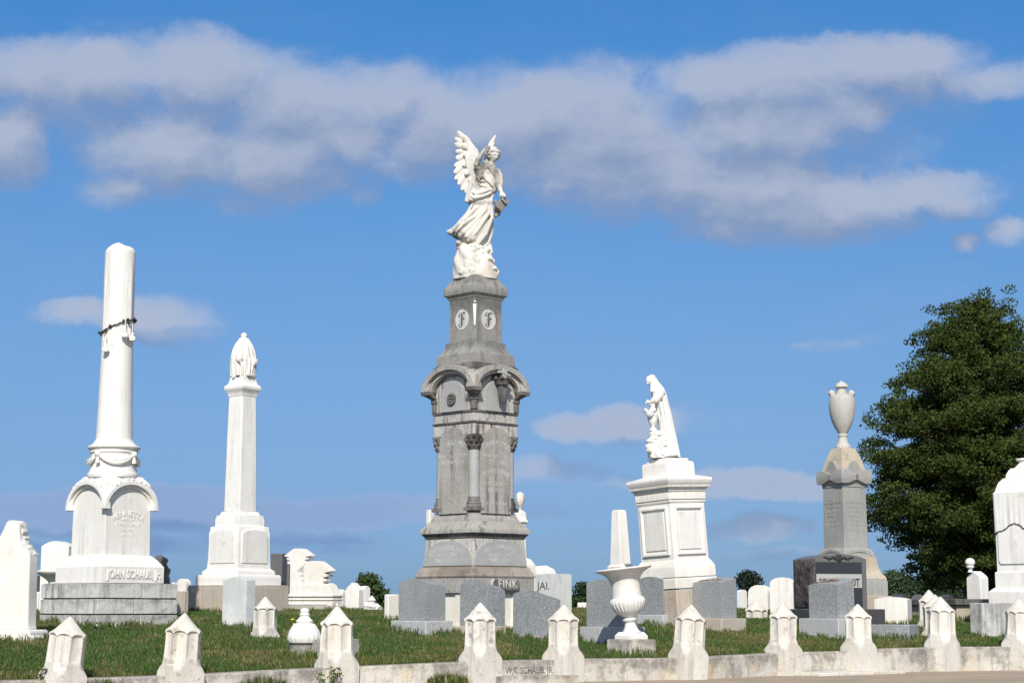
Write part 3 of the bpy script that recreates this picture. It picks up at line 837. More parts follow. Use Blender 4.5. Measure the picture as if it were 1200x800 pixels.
def plaque(b):
    h0, h1 = q(122, 664), q(115, 632); w_ = h0 * .955
    pts = [(w_, z(663.6))]
    for i in range(25):
        a_ = PI * i / 24
        c, s_ = math.cos(a_), math.sin(a_)
        k = 1.0 + (.018 if abs(c) > .78 and abs(c) < .9 else 0)
        pts.append((w_ * k * math.copysign(abs(c) ** .85, c), z(661) + (z(634.5) - z(661)) * s_ ** .9))
    pts.append((-w_, z(663.6)))
    t_ = math.atan2(h0 - h1, z(632) - z(664))
    old = b.M
    b.M = old @ Matrix.Translation((0, -h0, z(664))) @ Matrix.Rotation(-t_, 4, 'X') @ Matrix.Translation((0, 0, -z(664)))
    b.prism(pts, -.022, .03); b.M = old
perface('round_plaque', plaque, M['fink_p'], m.root, bevel=.005)
tl = -math.atan2(q(122, 664) - q(115, 632), z(632) - z(664))
def hz_(py): return -(q(122, 664) + (q(115, 632) - q(122, 664)) * (z(py) - z(664)) / (z(632) - z(664))) - .024
for f, L3 in ((0, ('WILLIAM FINK', 'MARCH 3, 1855', 'MARCH 4, 1917')), (1, ('CATHERINE FINK', 'JAN. 17, 1834', 'MARCH 23, 1901'))):
    text(L3[0], .105, M['chalk'], m.root, (0, hz_(643), z(645)), f, .001, arc=.62, sx=.85, tiltx=tl)
    text(L3[1], .085, M['chalk'], m.root, (0, hz_(652), z(653.5)), f, .001, sx=.8, tiltx=tl)
    text(L3[2], .085, M['chalk'], m.root, (0, hz_(659), z(659.8)), f, .001, sx=.8, tiltx=tl)
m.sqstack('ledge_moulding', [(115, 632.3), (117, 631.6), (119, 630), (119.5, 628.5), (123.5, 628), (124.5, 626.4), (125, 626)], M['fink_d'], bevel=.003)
m.sqstack('ledge', [(125, 626.1), (129.5, 626), (129.5, 621.8), (128, 620.8), (107.5, 612)], M['fink'], bevel=.003)
m.sqstack('water_table', [(103.5, 613), (103.5, 609.4), (101, 607.5), (91, 601)], M['fink'], bevel=.004)
core = q(74, 560)
mb = MB(); mb.stack([(core * 1.0, z(602)), (core, z(512))])
PW, PH = 23.4 * m.S(560), 36.0 * m.S(560)
def dpanel(b):
    sh = 24
    zz0, zz1, zz2 = z(603), z(513), z(503.4)
    pts = [(PW, zz0), (PW * .97, zz1), (PW * .80, zz1)]
    for i in range(1, sh):
        a_ = PI * i / sh; pts.append((PW * .78 * math.cos(a_), zz1 + (zz2 - zz1) * math.sin(a_)))
    pts += [(-PW * .80, zz1), (-PW * .97, zz1), (-PW, zz0)]
    b.prism(pts, -PH, -core + .02)
fourfaces(mb, dpanel)
obj('die', mb, M['fink'], m.root, bevel=.006)
# corner shafts with capitals and bases
cc = 27.5 * m.S(560)
mbs, mbc, mbb = MB(), MB(), MB()
for sx, sy in ((1, 1), (1, -1), (-1, -1), (-1, 1)):
    X_, Y_ = sx * cc, sy * cc; s_ = m.S(560)
    mb = MB()
    mb.stack([(7.0 * s_, z(594)), (6.5 * s_, z(590)), (6.2 * s_, z(529))], 20, X_, Y_)
    sh = obj('corner_column', mb, M['fink_p'], m.root)
    mb = MB()
    mb.stack([(9.2 * s_, z(596.5)), (9.2 * s_, z(593.5)), (8.2 * s_, z(593)), (8.8 * s_, z(591)), (7.6 * s_, z(589.5)), (7.9 * s_, z(588)), (6.7 * s_, z(587)), (6.9 * s_, z(584))], 20, X_, Y_)
    cube_in(mb, X_, Y_, 8.6 * s_, z(600), z(596))
    obj('column_base', mb, M['fink_d'], sh, bevel=.003)
    mb = MB()
    mb.stack([(6.7 * s_, z(530)), (7.6 * s_, z(528.6)), (6.3 * s_, z(527.5)), (6.6 * s_, z(524)), (8.4 * s_, z(518)), (10 * s_, z(515.5))], 20, X_, Y_)
    cube_in(mb, X_, Y_, 8.3 * s_, z(515.6), z(512.4))
    for k in range(8):
        a_ = PI / 4 * k
        for zz, rr_, l_ in ((525, 7.2, 3.0), (519.5, 8.8, 2.6)):
            aa = a_ + (PI / 8 if zz < 522 else 0)
            c0 = Vector((X_ + rr_ * s_ * math.cos(aa), Y_ + rr_ * s_ * math.sin(aa), z(zz)))
            mb.lump(c0, (.026, .026, l_ * s_), k, .4, 3, n=8, m=6)
            mb.ball(c0 + Vector((.02 * math.cos(aa), .02 * math.sin(aa), l_ * s_ * .8)), .017, 8, 5)
    obj('capital', mb, M['fink_d'], sh)
for f, lines in ((1, (('CONRAD FINK', .115, 524.5, .5), ('BORN MARCH 24, 1828', .082, 539, 0), ('DIED JUNE 16, 1895', .082, 546.2, 0), ('____', .07, 548, 0))),
                 (0, (('CHARLES FINK', .115, 525, .5), ('BORN SEPT. 9, 1859', .08, 539.5, 0), ('OCT. 25, 1897', .08, 546, 0), ('ELIZABETH FINK', .10, 557, .55), ('DEC. 28, 1861', .08, 571, 0), ('JULY 30, 1912', .08, 578, 0), ('AT REST FOREVER', .07, 593.5, 0)))):
    for body, sz, py, ar in lines:
        text(body, sz, M['chalk'], m.root, (0, -PH - .0015, z(py)), f, .001, arc=ar, sx=.66)
m.sqstack('upper_die', [(92, 515), (97.5, 512.3), (97.5, 499.3)], M['fink_l'], bevel=.004)
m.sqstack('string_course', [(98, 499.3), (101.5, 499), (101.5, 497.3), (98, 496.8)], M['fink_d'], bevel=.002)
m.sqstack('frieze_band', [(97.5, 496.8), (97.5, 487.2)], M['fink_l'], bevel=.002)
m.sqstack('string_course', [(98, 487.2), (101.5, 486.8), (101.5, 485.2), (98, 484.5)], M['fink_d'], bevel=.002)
hs = q(97, 470)
HO = q(128.5, 460); 
mb = MB(); mb.stack([(hs, z(484.4)), (hs, z(434))])
obj('hood_core', mb, M['fink_l'], m.root, bevel=.004)
zs_, zt_ = z(461), z(431.5)
mb = MB()
def hood(b):
    H_ = zt_ - zs_
    b.arch(HO, H_, HO * .83, H_ * .80, zs_, -HO, -hs + .02, n=28)
perface('arched_hood', hood, M['fink'], m.root, bevel=.005)
perface('inner_arch', lambda b: (b.arch(HO * .835, (zt_ - zs_) * .81, HO * .70, (zt_ - zs_) * .66, zs_, -HO * .90, -hs + .02, n=28), None), M['fink_l'], m.root, bevel=.004)
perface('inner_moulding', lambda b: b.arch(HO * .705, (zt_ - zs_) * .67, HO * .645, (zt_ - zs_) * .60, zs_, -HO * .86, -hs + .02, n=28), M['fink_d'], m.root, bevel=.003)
for sx, sy in ((1, 1), (1, -1), (-1, -1), (-1, 1)):
    o_ = HO - .055
    mb = MB(); rr = []
    for r, py in ((.085, 459.5), (.085, 463.8), (.07, 464.2), (.055, 466.2), (.06, 467), (.045, 468), (.042, 471), (.02, 475), (.012, 484)):
        cen = HO + .004 - .085 - max(0, (py - 463)) * .0125
        cen = max(cen, hs - .012)
        rr.append([(sx * cen + a_ * r, sy * cen + b_ * r, z(py)) for a_, b_ in ((1, 1), (-1, 1), (-1, -1), (1, -1))])
    mb.rings(rr)
    mb.stack([(.05, z(484)), (.05, z(474)), (.065, z(473)), (.065, z(471))], 16, sx * (hs - .015), sy * (hs - .015))
    obj('corner_corbel', mb, M['fink_d'], m.root, bevel=.003)
tw = HO * .40
def tymp(b):
    pts = [(tw, z(485)), (tw, z(463))]
    for i in range(1, 12):
        a_ = PI * i / 12; pts.append((tw * math.cos(a_), z(463) + (z(449) - z(463)) * math.sin(a_)))
    pts += [(-tw, z(463)), (-tw, z(485))]
    b.prism(pts, -hs - .035, -hs + .02)
perface('tympanum_tablet', tymp, M['fink_p'], m.root, bevel=.005)
# emblem: round wreath on the left face, cross rising from a crown on the right face
mb = MB(); mb.M = Matrix.Rotation(R(-90), 4, 'Z')
s_ = m.S(470)
for k in range(14):
    a_ = 2 * PI * k / 14; mb.lump((5.6 * s_ * math.cos(a_), -hs - .045, z(471) + 5.6 * s_ * math.sin(a_)), (.022, .022, .022), k, .4, 3, n=8, m=6)
for k in range(5): mb.lump((2.2 * s_ * math.cos(k * 1.3), -hs - .045, z(471) + 2.5 * s_ * math.sin(k * 1.3)), (.022, .022, .02), k, .5, 3, n=8, m=6)
obj('wreath_emblem', mb, M['fink_d'], m.root)
mb = MB()
crx = 1.5 * s_; cy_ = -hs - .13
old = mb.M; mb.M = Matrix.Translation((crx, cy_, z(446))) @ Matrix.Rotation(R(12), 4, 'Y')
mb.box(-.04, .04, -.03, .03, z(449) - z(446), z(436.5) - z(446)); mb.box(-.105, .105, -.033, .033, z(443.2) - z(446), z(440.2) - z(446))
mb.M = old
obj('cross', mb, M['fink_p'], m.root, bevel=.006)
mb = MB()
mb.stack([(.04, z(456)), (.085, z(454.5)), (.10, z(450)), (.12, z(448)), (.11, z(447.6)), (.06, z(451))], 16, crx, cy_ + .02)
for k in range(8):
    a_ = PI / 4 * k; mb.ball((crx + .115 * math.cos(a_), cy_ + .02 + .115 * math.sin(a_), z(447.4)), .024, 8, 6)
mb.prism([(crx - .02, z(476)), (crx + .02, z(476)), (crx + .055, z(456)), (crx - .055, z(456))], cy_ - .02, cy_ + .06)
obj('crown', mb, M['fink_d'], m.root, bevel=.003)
# upper stages
m.sqstack('arch_block', [(99.5, 437), (99.5, 432.2), (98.5, 431.2), (93, 430.6), (93, 429.2)], M['fink_d'], bevel=.003)
m.sqstack('flared_stage', [(92.6, 430.4), (91, 418.2), (88, 417.2), (80, 414.6), (75, 411.4), (72, 408), (70.8, 404.2), (70, 403.4), (64.5, 402.8), (62.5, 401)], M['fink_u'], bevel=.003)
m.sqstack('monogram_block', [(62.5, 402), (61, 390), (60.5, 370), (61, 356), (63, 352.5)], M['fink_u'], bevel=.006)
m.sqstack('cap', [(63, 353), (66, 351.5), (68, 349), (74, 348), (75.5, 346.8), (75.5, 340), (74.5, 339), (50, 325.6)], M['fink_u'], bevel=.004)
# disks with a blackletter capital
dsk = q(61, 377)
def disk(b):
    pts = [(11.6 * s2 * math.cos(2 * PI * i / 32), z(377) + 12.2 * s2 * math.sin(2 * PI * i / 32)) for i in range(32)]
    b.prism(pts, -dsk - .006, -dsk + .03)
s2 = m.S(377) * .98
perface('medallion', disk, M['disc'], m.root, faces=(0, 1))
def bletter(b):
    u = s2 * .98
    y0, y1 = -dsk - .0075, -dsk - .002
    P = lambda L: b.prism([(x * u, z(377) + yv * u) for x, yv in L], y0, y1)
    P([(-1.8, -6.5), (-.2, -9.5), (1.6, -7.5), (1.4, 7.5), (.2, 8.8), (-1.8, 7)])            # stem
    P([(1.2, 8.2), (3.2, 9.8), (6.6, 8.2), (5.6, 6.2), (3.4, 7.6), (1.4, 6.2)])               # top arm
    P([(-6.2, 4.0), (-5.0, 8.2), (-1.7, 9.4), (-3.6, 7.2), (-4.6, 5.0), (-2.0, 6.0), (-3.8, 3.2)])   # left horn
    P([(1.4, 1.8), (3.2, 2.8), (5.2, 1.2), (4.4, -1.2), (3.2, .6), (1.4, -.2)])               # middle arm
    P([(-6.0, -6.2), (-3.6, -9.8), (-.6, -9.2), (-2.8, -8.2), (-3.9, -6.0), (-5.0, -3.9)])    # foot
    P([(2.3, 6.0), (2.9, 6.0), (2.9, -5.2), (2.3, -6.0)])                                     # hair line
    P([(-3.5, 2.0), (-2.9, 2.0), (-2.9, -5.4), (-3.5, -4.6)])
perface('monogram', bletter, M['letter_grey'], m.root, faces=(0, 1))
c_ = q(61, 370)
mb = MB(); old = mb.M
mb.M = Matrix.Translation((-c_, -c_, 0)) @ Matrix.Rotation(R(-45), 4, 'Z')
mb.prism([(-.008, z(386)), (.008, z(386)), (.024, z(361)), (-.024, z(361))], -.014, .02)
mb.ball((0, -.012, z(358.5)), (.014, .014, .02), 8, 6)
obj('corner_torch', mb, M['marble'], m.root)
# nameplate on the right face
bx = q(139, 685)
fxx = lambda px: ((px - 591) * m.S(685)) / math.cos(m.al) + 0.0
mb = MB()
w1, z0_, z1_ = 16.2 * m.S(685) / math.cos(m.al), z(691.5), z(678.5)
pts = [(w1 * .86, z0_), (w1, z0_ + .04), (w1, z1_ - .04), (w1 * .86, z1_), (-w1 * .86, z1_), (-w1, z1_ - .04), (-w1, z0_ + .04), (-w1 * .86, z0_)]
mb.prism(pts, -bx - .045, -bx + .01)
obj('nameplate', mb, M['fink_l'], m.root, bevel=.012)
mb = MB(); mb.prism([(x * .95, z0_ + (zz - z0_) * .93 + .006) for x, zz in pts], -bx - .0475, -bx - .03); obj('nameplate_field', mb, M['fink_d'], m.root)
t = text('FINK', .15, M['chalk'], m.root, (.02, -bx - .052, z(688.7)), 0, .004, sx=.95, font_off=.002, space=1.18); t.name = 'name_letters'
t.data.materials[0] = M['disc']

# ================================================================ draped column monument (JOHN SCHAUB Jr)
m = Mon('column_monument', 126.5, 740, 23.5, 36, 'tall white round column draped with cloth, on a lettered plinth and grimy courses', 'monument')
q = m.sq; z = m.lz
def course(yb, yt, wpx, cuts_r, cuts_l, first=False):
    h = q(wpx, (yb + yt) / 2); zb_, zt_ = (m.under if first else z(yb)), z(yt)
    mb = MB()
    g_ = .006
    for f, cuts in ((0, cuts_r), (1, cuts_l), (2, cuts_l), (3, cuts_r)):
        old = mb.M; mb.M = Matrix.Rotation(R(-90) * f, 4, 'Z')
        cs = [-1] + cuts + [1]
        for c0, c1 in zip(cs, cs[1:]):
            x0 = c0 * h + (g_ if c0 > -1 else (0 if f in (0, 2) else .22)); x1 = c1 * h - (g_ if c1 < 1 else (0 if f in (0, 2) else .22))
            mb.box(x0, x1, -h, -h + .22, zb_ + .008, zt_ - .008)
        mb.M = old
    o = obj('stone_course', mb, M['course'], m.root, bevel=.006, wob=.004)
    mb = MB(); mb.box(-h + .025, h - .025, -h + .025, h - .025, zb_ - .0, zt_ - .001); obj('joint', mb, M['fink_d'], o)
course(740, 719.4, 157.5, [.05], [-.55, .45], True)
course(719.4, 701.4, 157, [-.1, .62], [-.1], False)
course(701.4, 683.5, 156, [.1], [-.3, .4], False)
m.sqstack('plinth', [(124.5, 683.6), (124.5, 664.5), (123.5, 664), (118, 661), (108, 656), (97, 652), (91.5, 650.5)], M['marble'], bevel=.006)
hp = q(124.5, 672)
tm = text('JOHN SCHAUB, Jr.', .150, M['marble'], m.root, (.02, -hp - .004, z(677.5)), 0, .006, sx=.70, font_off=.004); tm.name = 'name_letters'
m.sqstack('die', [(91, 651), (89, 600), (88, 568)], M['marble'], bevel=.01)
hd = q(89, 610)
text('HENRIETTA', .11, M['marble'], m.root, (.0, -hd - .003, z(606)), 0, .004, arc=.42, sx=.85)
for k, (b_, py, sz) in enumerate((('WIFE OF', 611, .06), ('JOHN SCHAUB', 617, .07), ('BORN MAY 4', 623, .06), ('DIED 1887', 629, .06))):
    text(b_, sz, M['marble'], m.root, (0, -hd - .003, z(py)), 0, .003, sx=.85)
HO = q(107.6, 598); hs = q(88, 590); zs_, zt_ = z(598.5), z(565)
perface('arched_hood', lambda b: b.arch(HO, zt_ - zs_, HO * .87, (zt_ - zs_) * .86, zs_, -HO, -hs + .02, n=32), M['marble'], m.root, bevel=.006)
perface('inner_arch', lambda b: (b.arch(HO * .875, (zt_ - zs_) * .865, HO * .80, (zt_ - zs_) * .77, zs_, -HO * .90, -hs + .02, n=32)), M['marble_w'], m.root, bevel=.005)
mb = MB(); rnd2 = random.Random(3)
def leaves(b):
    for k in range(26):
        a_ = PI * (.26 + .48 * rnd2.random())
        r_ = 1.0 + .07 * rnd2.random()
        b.lump((HO * r_ * math.cos(a_) * .92, -HO * (.82 + .14 * rnd2.random()), zs_ + (zt_ - zs_) * r_ * math.sin(a_)), (.028, .022, .020), k, .6, 3, n=8, m=6)
perface('carved_leaves', leaves, M['marble'], m.root, faces=(0, 1))
mb = MB(); mb.stack([(q(86, 570), z(572)), (q(86, 568), z(567)), (q(70, 562), z(560.5)), (q(70, 562), z(559.3)), (q(62, 557), z(558.5))])
obj('hood_core', mb, M['marble'], m.root, bevel=.01)
m.lathe('drum', [(58, 560), (59.5, 558.5), (60, 556.5), (58.5, 554.5), (55.5, 553.5), (54.5, 551), (52.5, 548), (51.8, 540), (52.8, 532.5), (56, 530.8), (56, 529), (54, 528), (58, 526.8), (61, 525.6), (61.5, 524.2), (60, 523.4), (52, 521.8), (46, 518.5), (42.6, 515.5)], M['marble'], n=56)
mb = MB()
rD = m.rd(54, 540)
for k in range(4):
    a0, a1 = k * PI / 2 + R(16), (k + 1) * PI / 2 + R(16)
    for j, dip in enumerate((10, 6.8)):
        pts = []
        for i in range(13):
            t = i / 12; a_ = a0 + (a1 - a0) * t
            pts.append(((rD + .02) * math.cos(a_), (rD + .02) * math.sin(a_), z(534 + dip * 4 * t * (1 - t))))
        mb.tube(pts, [.012 + .016 * math.sin(PI * i / 12) for i in range(13)], 8)
    a_ = a0
    mb.ball(((rD + .03) * math.cos(a_), (rD + .03) * math.sin(a_), z(533.5)), .04, 10, 8)
    mb.tube([((rD + .025) * math.cos(a_), (rD + .025) * math.sin(a_), z(535)), ((rD + .03) * math.cos(a_), (rD + .03) * math.sin(a_), z(544))], [.015, .032], 8)
obj('festoon', mb, M['marble_w'], m.root)
m.lathe('column', [(42.6, 516), (42.0, 510), (39.2, 470), (37.2, 430), (36.0, 400), (34.2, 330), (33, 300), (18, 293)], M['marble'], n=64)
# cloth over the broken top, its hem running down to the right-hand side
mb = MB()
def cloth(th, zz, k):
    t = (k / 26.0) ** 1.7
    hem = 404 + 5 * math.sin(th * 2 + 1.0) + 3 * math.sin(5 * th)
    py = 289.5 + (hem - 289.5) * t ** 1.25
    base = 35.6 - .8 * min(1, t * 2) + 2.2 * max(0, t - .5)
    if t < .11: base *= math.sqrt(max(0.03, 1 - ((.11 - t) / .11) ** 2.2))
    fold = (.9 * max(0, math.sin(9 * th + 1.2 * math.sin(3 * th))) ** 2 + .4 * math.sin(5 * th + 2)) * min(1, max(0, (t - .2) * 4))
    lump_ = 2.4 * math.sin(2 * th + .7) * max(0, .25 - t) * 4 + 1.2 * math.sin(5 * th) * max(0, .3 - t)
    return m.rd(base + 1.7 * fold + lump_, py), z(py + (3.0 * math.cos(th - 1.1) + 1.5 * math.sin(3 * th)) * max(0, 1 - t * 8))
mb.polar(cloth, range(27), 96, cap=True); obj('draped_cloth', mb, M['marble'], m.root, smooth=60)
rC = m.rd(37.0, 395)
mb = MB()
def hemz(th): return 399 + 11 * math.cos(th + R(50) + .3)
pts = []
for i in range(49):
    th = 2 * PI * i / 48; jag = 1.2 * math.sin(i * 2.3)
    pts.append(((rC + .015) * math.cos(th), (rC + .015) * math.sin(th), z(384 - 8.5 * math.cos(th + m.al - m.phi) + jag * .5)))
mb.tube(pts, .009, 6)
for k in range(22):
    i = rnd2.randrange(48); p = Vector(pts[i]); mb.lump(p + Vector((rnd2.uniform(-.02, .02), rnd2.uniform(-.02, .02), rnd2.uniform(-.03, .03))), (.02, .02, .02), k, .5, 3, n=6, m=5)
obj('rope', mb, M['rope'], m.root)
def tassel(px, py, side):
    # px column on the visible face
    s_ = m.S(py); c = 138.0 - (py - 290) * .012
    u = (px - c) * s_; r_ = rC + .05
    u = max(-r_ * .99, min(r_ * .99, u)); v = -math.sqrt(r_ * r_ - u * u)
    a_ = -(m.al - m.phi); X_ = u * math.cos(a_) - v * math.sin(a_); Y_ = u * math.sin(a_) + v * math.cos(a_)
    mb = MB()
    mb.stack([(.045, z(py + 6)), (.05, z(py + 4)), (.035, z(py + 1)), (.02, z(py)), (.028, z(py - 1.5)), (.006, z(py - 4)), (.006, z(py - 14))], 12, X_, Y_)
    obj('tassel', mb, M['marble_w'], m.root)
tassel(127.5, 409, 0); tassel(149.5, 392, 0); tassel(156.5, 395, 0)

# ================================================================ square obelisk with draped urn
m = Mon('obelisk', 278.5, 724, 28.2, 43, 'white square tapering obelisk with draped urn on top, on a beige block', 'monument')
z = m.lz
mb = MB(); h_ = m.sq(118, 700); mb.box(-h_, h_, -h_, h_, m.under, z(687)); mb.box(-h_ * .985, h_ * .985, -h_ * .985, h_ * .985, z(687), z(685.5)); obj('foundation', mb, M['beige'], m.root, bevel=.012)
m.sqstack('plinth', [(100, 686), (100, 678), (99, 675), (96, 673.3)], M['marble'], bevel=.012)
m.sqstack('torus', [(84, 673.4), (85.5, 671.5), (84, 669), (77, 667), (75, 666)], M['marble'], bevel=.006)
m.sqstack('die', [(74.5, 666.4), (72, 655), (71, 640), (70.6, 624), (68.5, 622), (68, 618), (66, 617)], M['marble'], bevel=.006)
hd = m.sq(72, 645)
def dp(b):
    pts = [(hd * .80, z(660)), (hd * .78, z(627))]
    for i in range(1, 10):
        a_ = PI * i / 10; pts.append((hd * .78 * math.cos(a_), z(627) + (z(621) - z(627)) * math.sin(a_)))
    pts += [(-hd * .78, z(627)), (-hd * .80, z(660))]
    b.prism(pts, -hd - .018, -hd + .05)
perface('raised_panel', dp, M['marble'], m.root, bevel=.006)
m.sqstack('steps', [(57, 617.6), (57, 608), (54.5, 606), (54.5, 604.2), (47, 603.6), (44, 600.5), (41, 599.5)], M['marble'], bevel=.004)
m.sqstack('shaft', [(38.4, 600), (37.2, 560), (34.5, 500), (32.2, 464.5)], M['marble'], bevel=.02)
m.sqstack('capital', [(32.6, 465.2), (34, 463.5), (34, 461.5), (40, 458.2), (43.2, 456.5), (43.2, 453.6), (42, 452.8), (34, 450), (31, 446), (31, 443), (24, 441.5)], M['marble'], bevel=.003)
mb = MB()
def dr(th, zz, k):
    t = k / 22; py = 391.5 + 50.5 * t
    tab = [(0, .6), (.05, 5), (.12, 10.5), (.25, 18), (.4, 23.5), (.6, 27), (.8, 27.5), (1, 26)]
    r_ = lerp(tab, t)
    r_ *= 1 + .085 * math.sin(9 * th + 1.6 * math.sin(2 * th) + 1.5 * t) * min(1, t * 2) + .07 * math.sin(2 * th + .5 + 3 * t)
    return m.rd(r_, py), z(py + (2.2 * math.sin(5 * th) * max(0, t - .7) * 3))
mb.polar(dr, range(23), 80)
for k in range(13):                      # heavy folds hanging from the covered lid
    a_ = 2 * PI * k / 13 + .15 * math.sin(k * 3.1)
    pts = []
    for j in range(7):
        t = .10 + .88 * j / 6; r0 = m.rd(lerp([(0, .6), (.05, 5), (.12, 10.5), (.25, 18), (.4, 23.5), (.6, 27), (.8, 27.5), (1, 26)], t) * 1.0, 420)
        aa = a_ + .10 * math.sin(j * 1.1 + k); pts.append((r0 * math.cos(aa), r0 * math.sin(aa), z(391.5 + 50.5 * t)))
    mb.tube(pts, [.010, .020, .026, .028, .026, .024, .020 + .008 * (k % 2)], 8)
mb.lump((0, 0, z(393.5)), (.05, .05, .05), 2, .3, 2)
for k in range(2): mb.lump((m.rd(26, 425) * math.cos(k * 1.4 + 3.6), m.rd(28, 425) * math.sin(k * 1.4 + 3.6), z(421 + 4 * (k % 3))), (.06, .06, .08), k, .4, 2)
obj('draped_urn', mb, M['marble'], m.root, smooth=70)

# ================================================================ pedestal of the mourning woman
m = Mon('statue_pedestal', 795.8, 722, 25.6, 44, 'leaning white pedestal with dentil cornice and sunk panels under the mourning woman', 'monument', lean=(-3.5, 0))
MP = m; z = m.lz
mb = MB(); h_ = m.sq(92, 710); mb.stack([(m.sq(92, 710), m.under), (m.sq(92, 700), z(690.6))]); obj('foundation', mb, M['beige'], m.root, bevel=.01)
mb = MB(); mb.stack([(m.sq(95, 690), z(689.6)), (m.sq(95, 680), z(677.4))]); obj('lower_block', mb, M['marble_w'], m.root, bevel=.01)
m.sqstack('plinth', [(93.5, 676.6), (93.5, 665), (92.5, 664), (85, 658.5), (80.5, 656)], M['marble_w'], bevel=.006)
m.sqstack('die', [(79.5, 656.5), (78, 590)], M['marble'], bevel=.008)
def frame(b):
    h0, h1 = m.sq(79.5, 655), m.sq(78, 592)
    y_ = -(h0 + h1) / 2 - .012
    x1 = h0 * .80; za_, zb_ = z(594.5), z(650.5)
    w_ = .035
    b.box(-x1, x1, y_ - .02, y_ + .05, za_ - w_, za_); b.box(-x1, x1, y_ - .02, y_ + .05, zb_, zb_ + w_)
    b.box(-x1, -x1 + w_, y_ - .018, y_ + .05, zb_ + w_, za_ - w_); b.box(x1 - w_, x1, y_ - .018, y_ + .05, zb_ + w_, za_ - w_)
    b.box(-x1 + .07, x1 - .07, y_ - .006, y_ + .05, zb_ + .075, za_ - .07)
perface('panel_frame', frame, M['marble'], m.root, bevel=.006)
m.sqstack('frieze', [(80, 590.4), (82, 589), (82, 587.5), (79.5, 587), (79.5, 578), (84, 577)], M['marble_w'], bevel=.003)
mb = MB()
def flutes(b):
    h_ = m.sq(80, 582)
    for i in range(19):
        x = -h_ * .95 + 1.9 * h_ * i / 18; b.box(x - .018, x + .018, -h_ - .02, -h_ + .02, z(586.4), z(578.6))
perface('fluting', flutes, M['marble_w'], m.root, bevel=.004)
m.sqstack('cornice', [(83, 577.4), (86, 576.8), (86, 574.5), (91, 573), (91, 569.5), (96, 568.6), (99, 566), (100.5, 564.6), (100.5, 562.8), (99, 561.6), (66, 558)], M['marble'], bevel=.002)
mb = MB()
def dent(b):
    h_ = m.sq(92.5, 571)
    for i in range(34):
        x = -h_ + 2 * h_ * (i + .5) / 34; b.box(x - .012, x + .012, -h_ - .016, -h_ + .03, z(572.6), z(569.7))
perface('dentil_row', dent, M['statue'], m.root)
m.sqstack('statue_plinth', [(62, 561), (62, 546), (61, 543.5), (58, 541.6)], M['marble'], bevel=.01)
m.sqstack('statue_step', [(50, 541.8), (49, 537.6)], M['marble'], bevel=.012)

# ================================================================ grey monument with amphora
m = Mon('urn_monument', 993.5, 722, 29.0, 41, 'grey stone monument topped with a tall handled urn, behind the dark family stone', 'monument')
z = m.lz
mb = MB(); mb.stack([(m.sq(104, 710), m.under), (m.sq(104, 700), z(698))]); obj('foundation', mb, M['tan'], m.root, bevel=.01)
m.sqstack('base_block', [(94, 698.4), (94, 681), (90, 678.2)], M['urng'], bevel=.006)
m.sqstack('flared_base', [(92, 678.6), (90, 676), (80, 671), (74, 665), (70.5, 658), (69, 653)], M['tan'], bevel=0)
m.sqstack('hooded_step', [(62, 656), (66, 655), (66.5, 650), (63, 646.5), (55, 642.4)], M['urng'], bevel=.005)
HO = m.sq(67, 652)
perface('arched_hood', lambda b: b.arch(HO, z(643.5) - z(656), HO * .82, (z(643.5) - z(656)) * .7, z(656), -HO, -.05, n=20), M['urng'], m.root, bevel=.004)
m.sqstack('die', [(51, 643), (50.2, 610), (49, 573), (49.5, 568)], M['urng'], bevel=.006)
hd = m.sq(50, 600)
names = ['GEORGE A. BAUER', 'MARCH 8, 1841', 'AUG. 14, 1899', 'MARGARET', 'HIS WIFE', 'JUNE 2, 1844', 'MAY 30, 1916']
for f in (0, 1):
    for k, b_ in enumerate(names[:7 - f]):
        text(b_, .095, M['name_pl'], m.root, (0, -hd - .004, z(590.5 + 5.3 * k)), f, .001, sx=.50)
m.sqstack('neck_band', [(49.5, 572), (51.5, 571), (51.5, 567.4)], M['urng'], bevel=.003)
m.sqstack('gabled_cornice', [(52, 567.8), (54, 566.5), (55, 561), (52, 553), (46, 546), (43.5, 541), (41, 539)], M['tan'], bevel=.004)
HO = m.sq(59, 560)
mb = MB()
def gab(b):
    w_ = HO
    b.prism([(-w_ * .80, z(564)), (-w_ * .46, z(565.5)), (-w_ * .30, z(559.5)), (-w_ * .14, z(563)), (0, z(558.5)), (w_ * .14, z(563)), (w_ * .30, z(559.5)), (w_ * .46, z(565.5)), (w_ * .80, z(564)), (w_ * .86, z(556)), (w_ * .50, z(550)), (w_ * .18, z(541.8)), (0, z(540.5)), (-w_ * .18, z(541.8)), (-w_ * .50, z(550)), (-w_ * .86, z(556))], -HO * .90, -HO * .90 + .13)
for sx, sy in ((1, 1), (1, -1), (-1, -1), (-1, 1)):
    mb = MB(); k2 = HO * .86
    rr = []
    for r_, py in ((.06, 567.4), (.10, 565.6), (.14, 563.6), (.175, 562.6), (.175, 557.6), (.16, 556.4), (.06, 551.5)):
        cen = HO + .01 - r_ * .9
        rr.append([(sx * cen + a_ * r_, sy * cen + b_ * r_, z(py)) for a_, b_ in ((1, 1), (-1, 1), (-1, -1), (1, -1))])
    mb.rings(rr); obj('corner_block', mb, M['urng'], m.root, bevel=.004)
perface('gable', gab, M['urng'], m.root, bevel=.006)
m.sqstack('urn_block', [(41, 545), (42.4, 539.4), (41.5, 538.4), (34, 531), (28, 525.5)], M['tan'], bevel=.006)
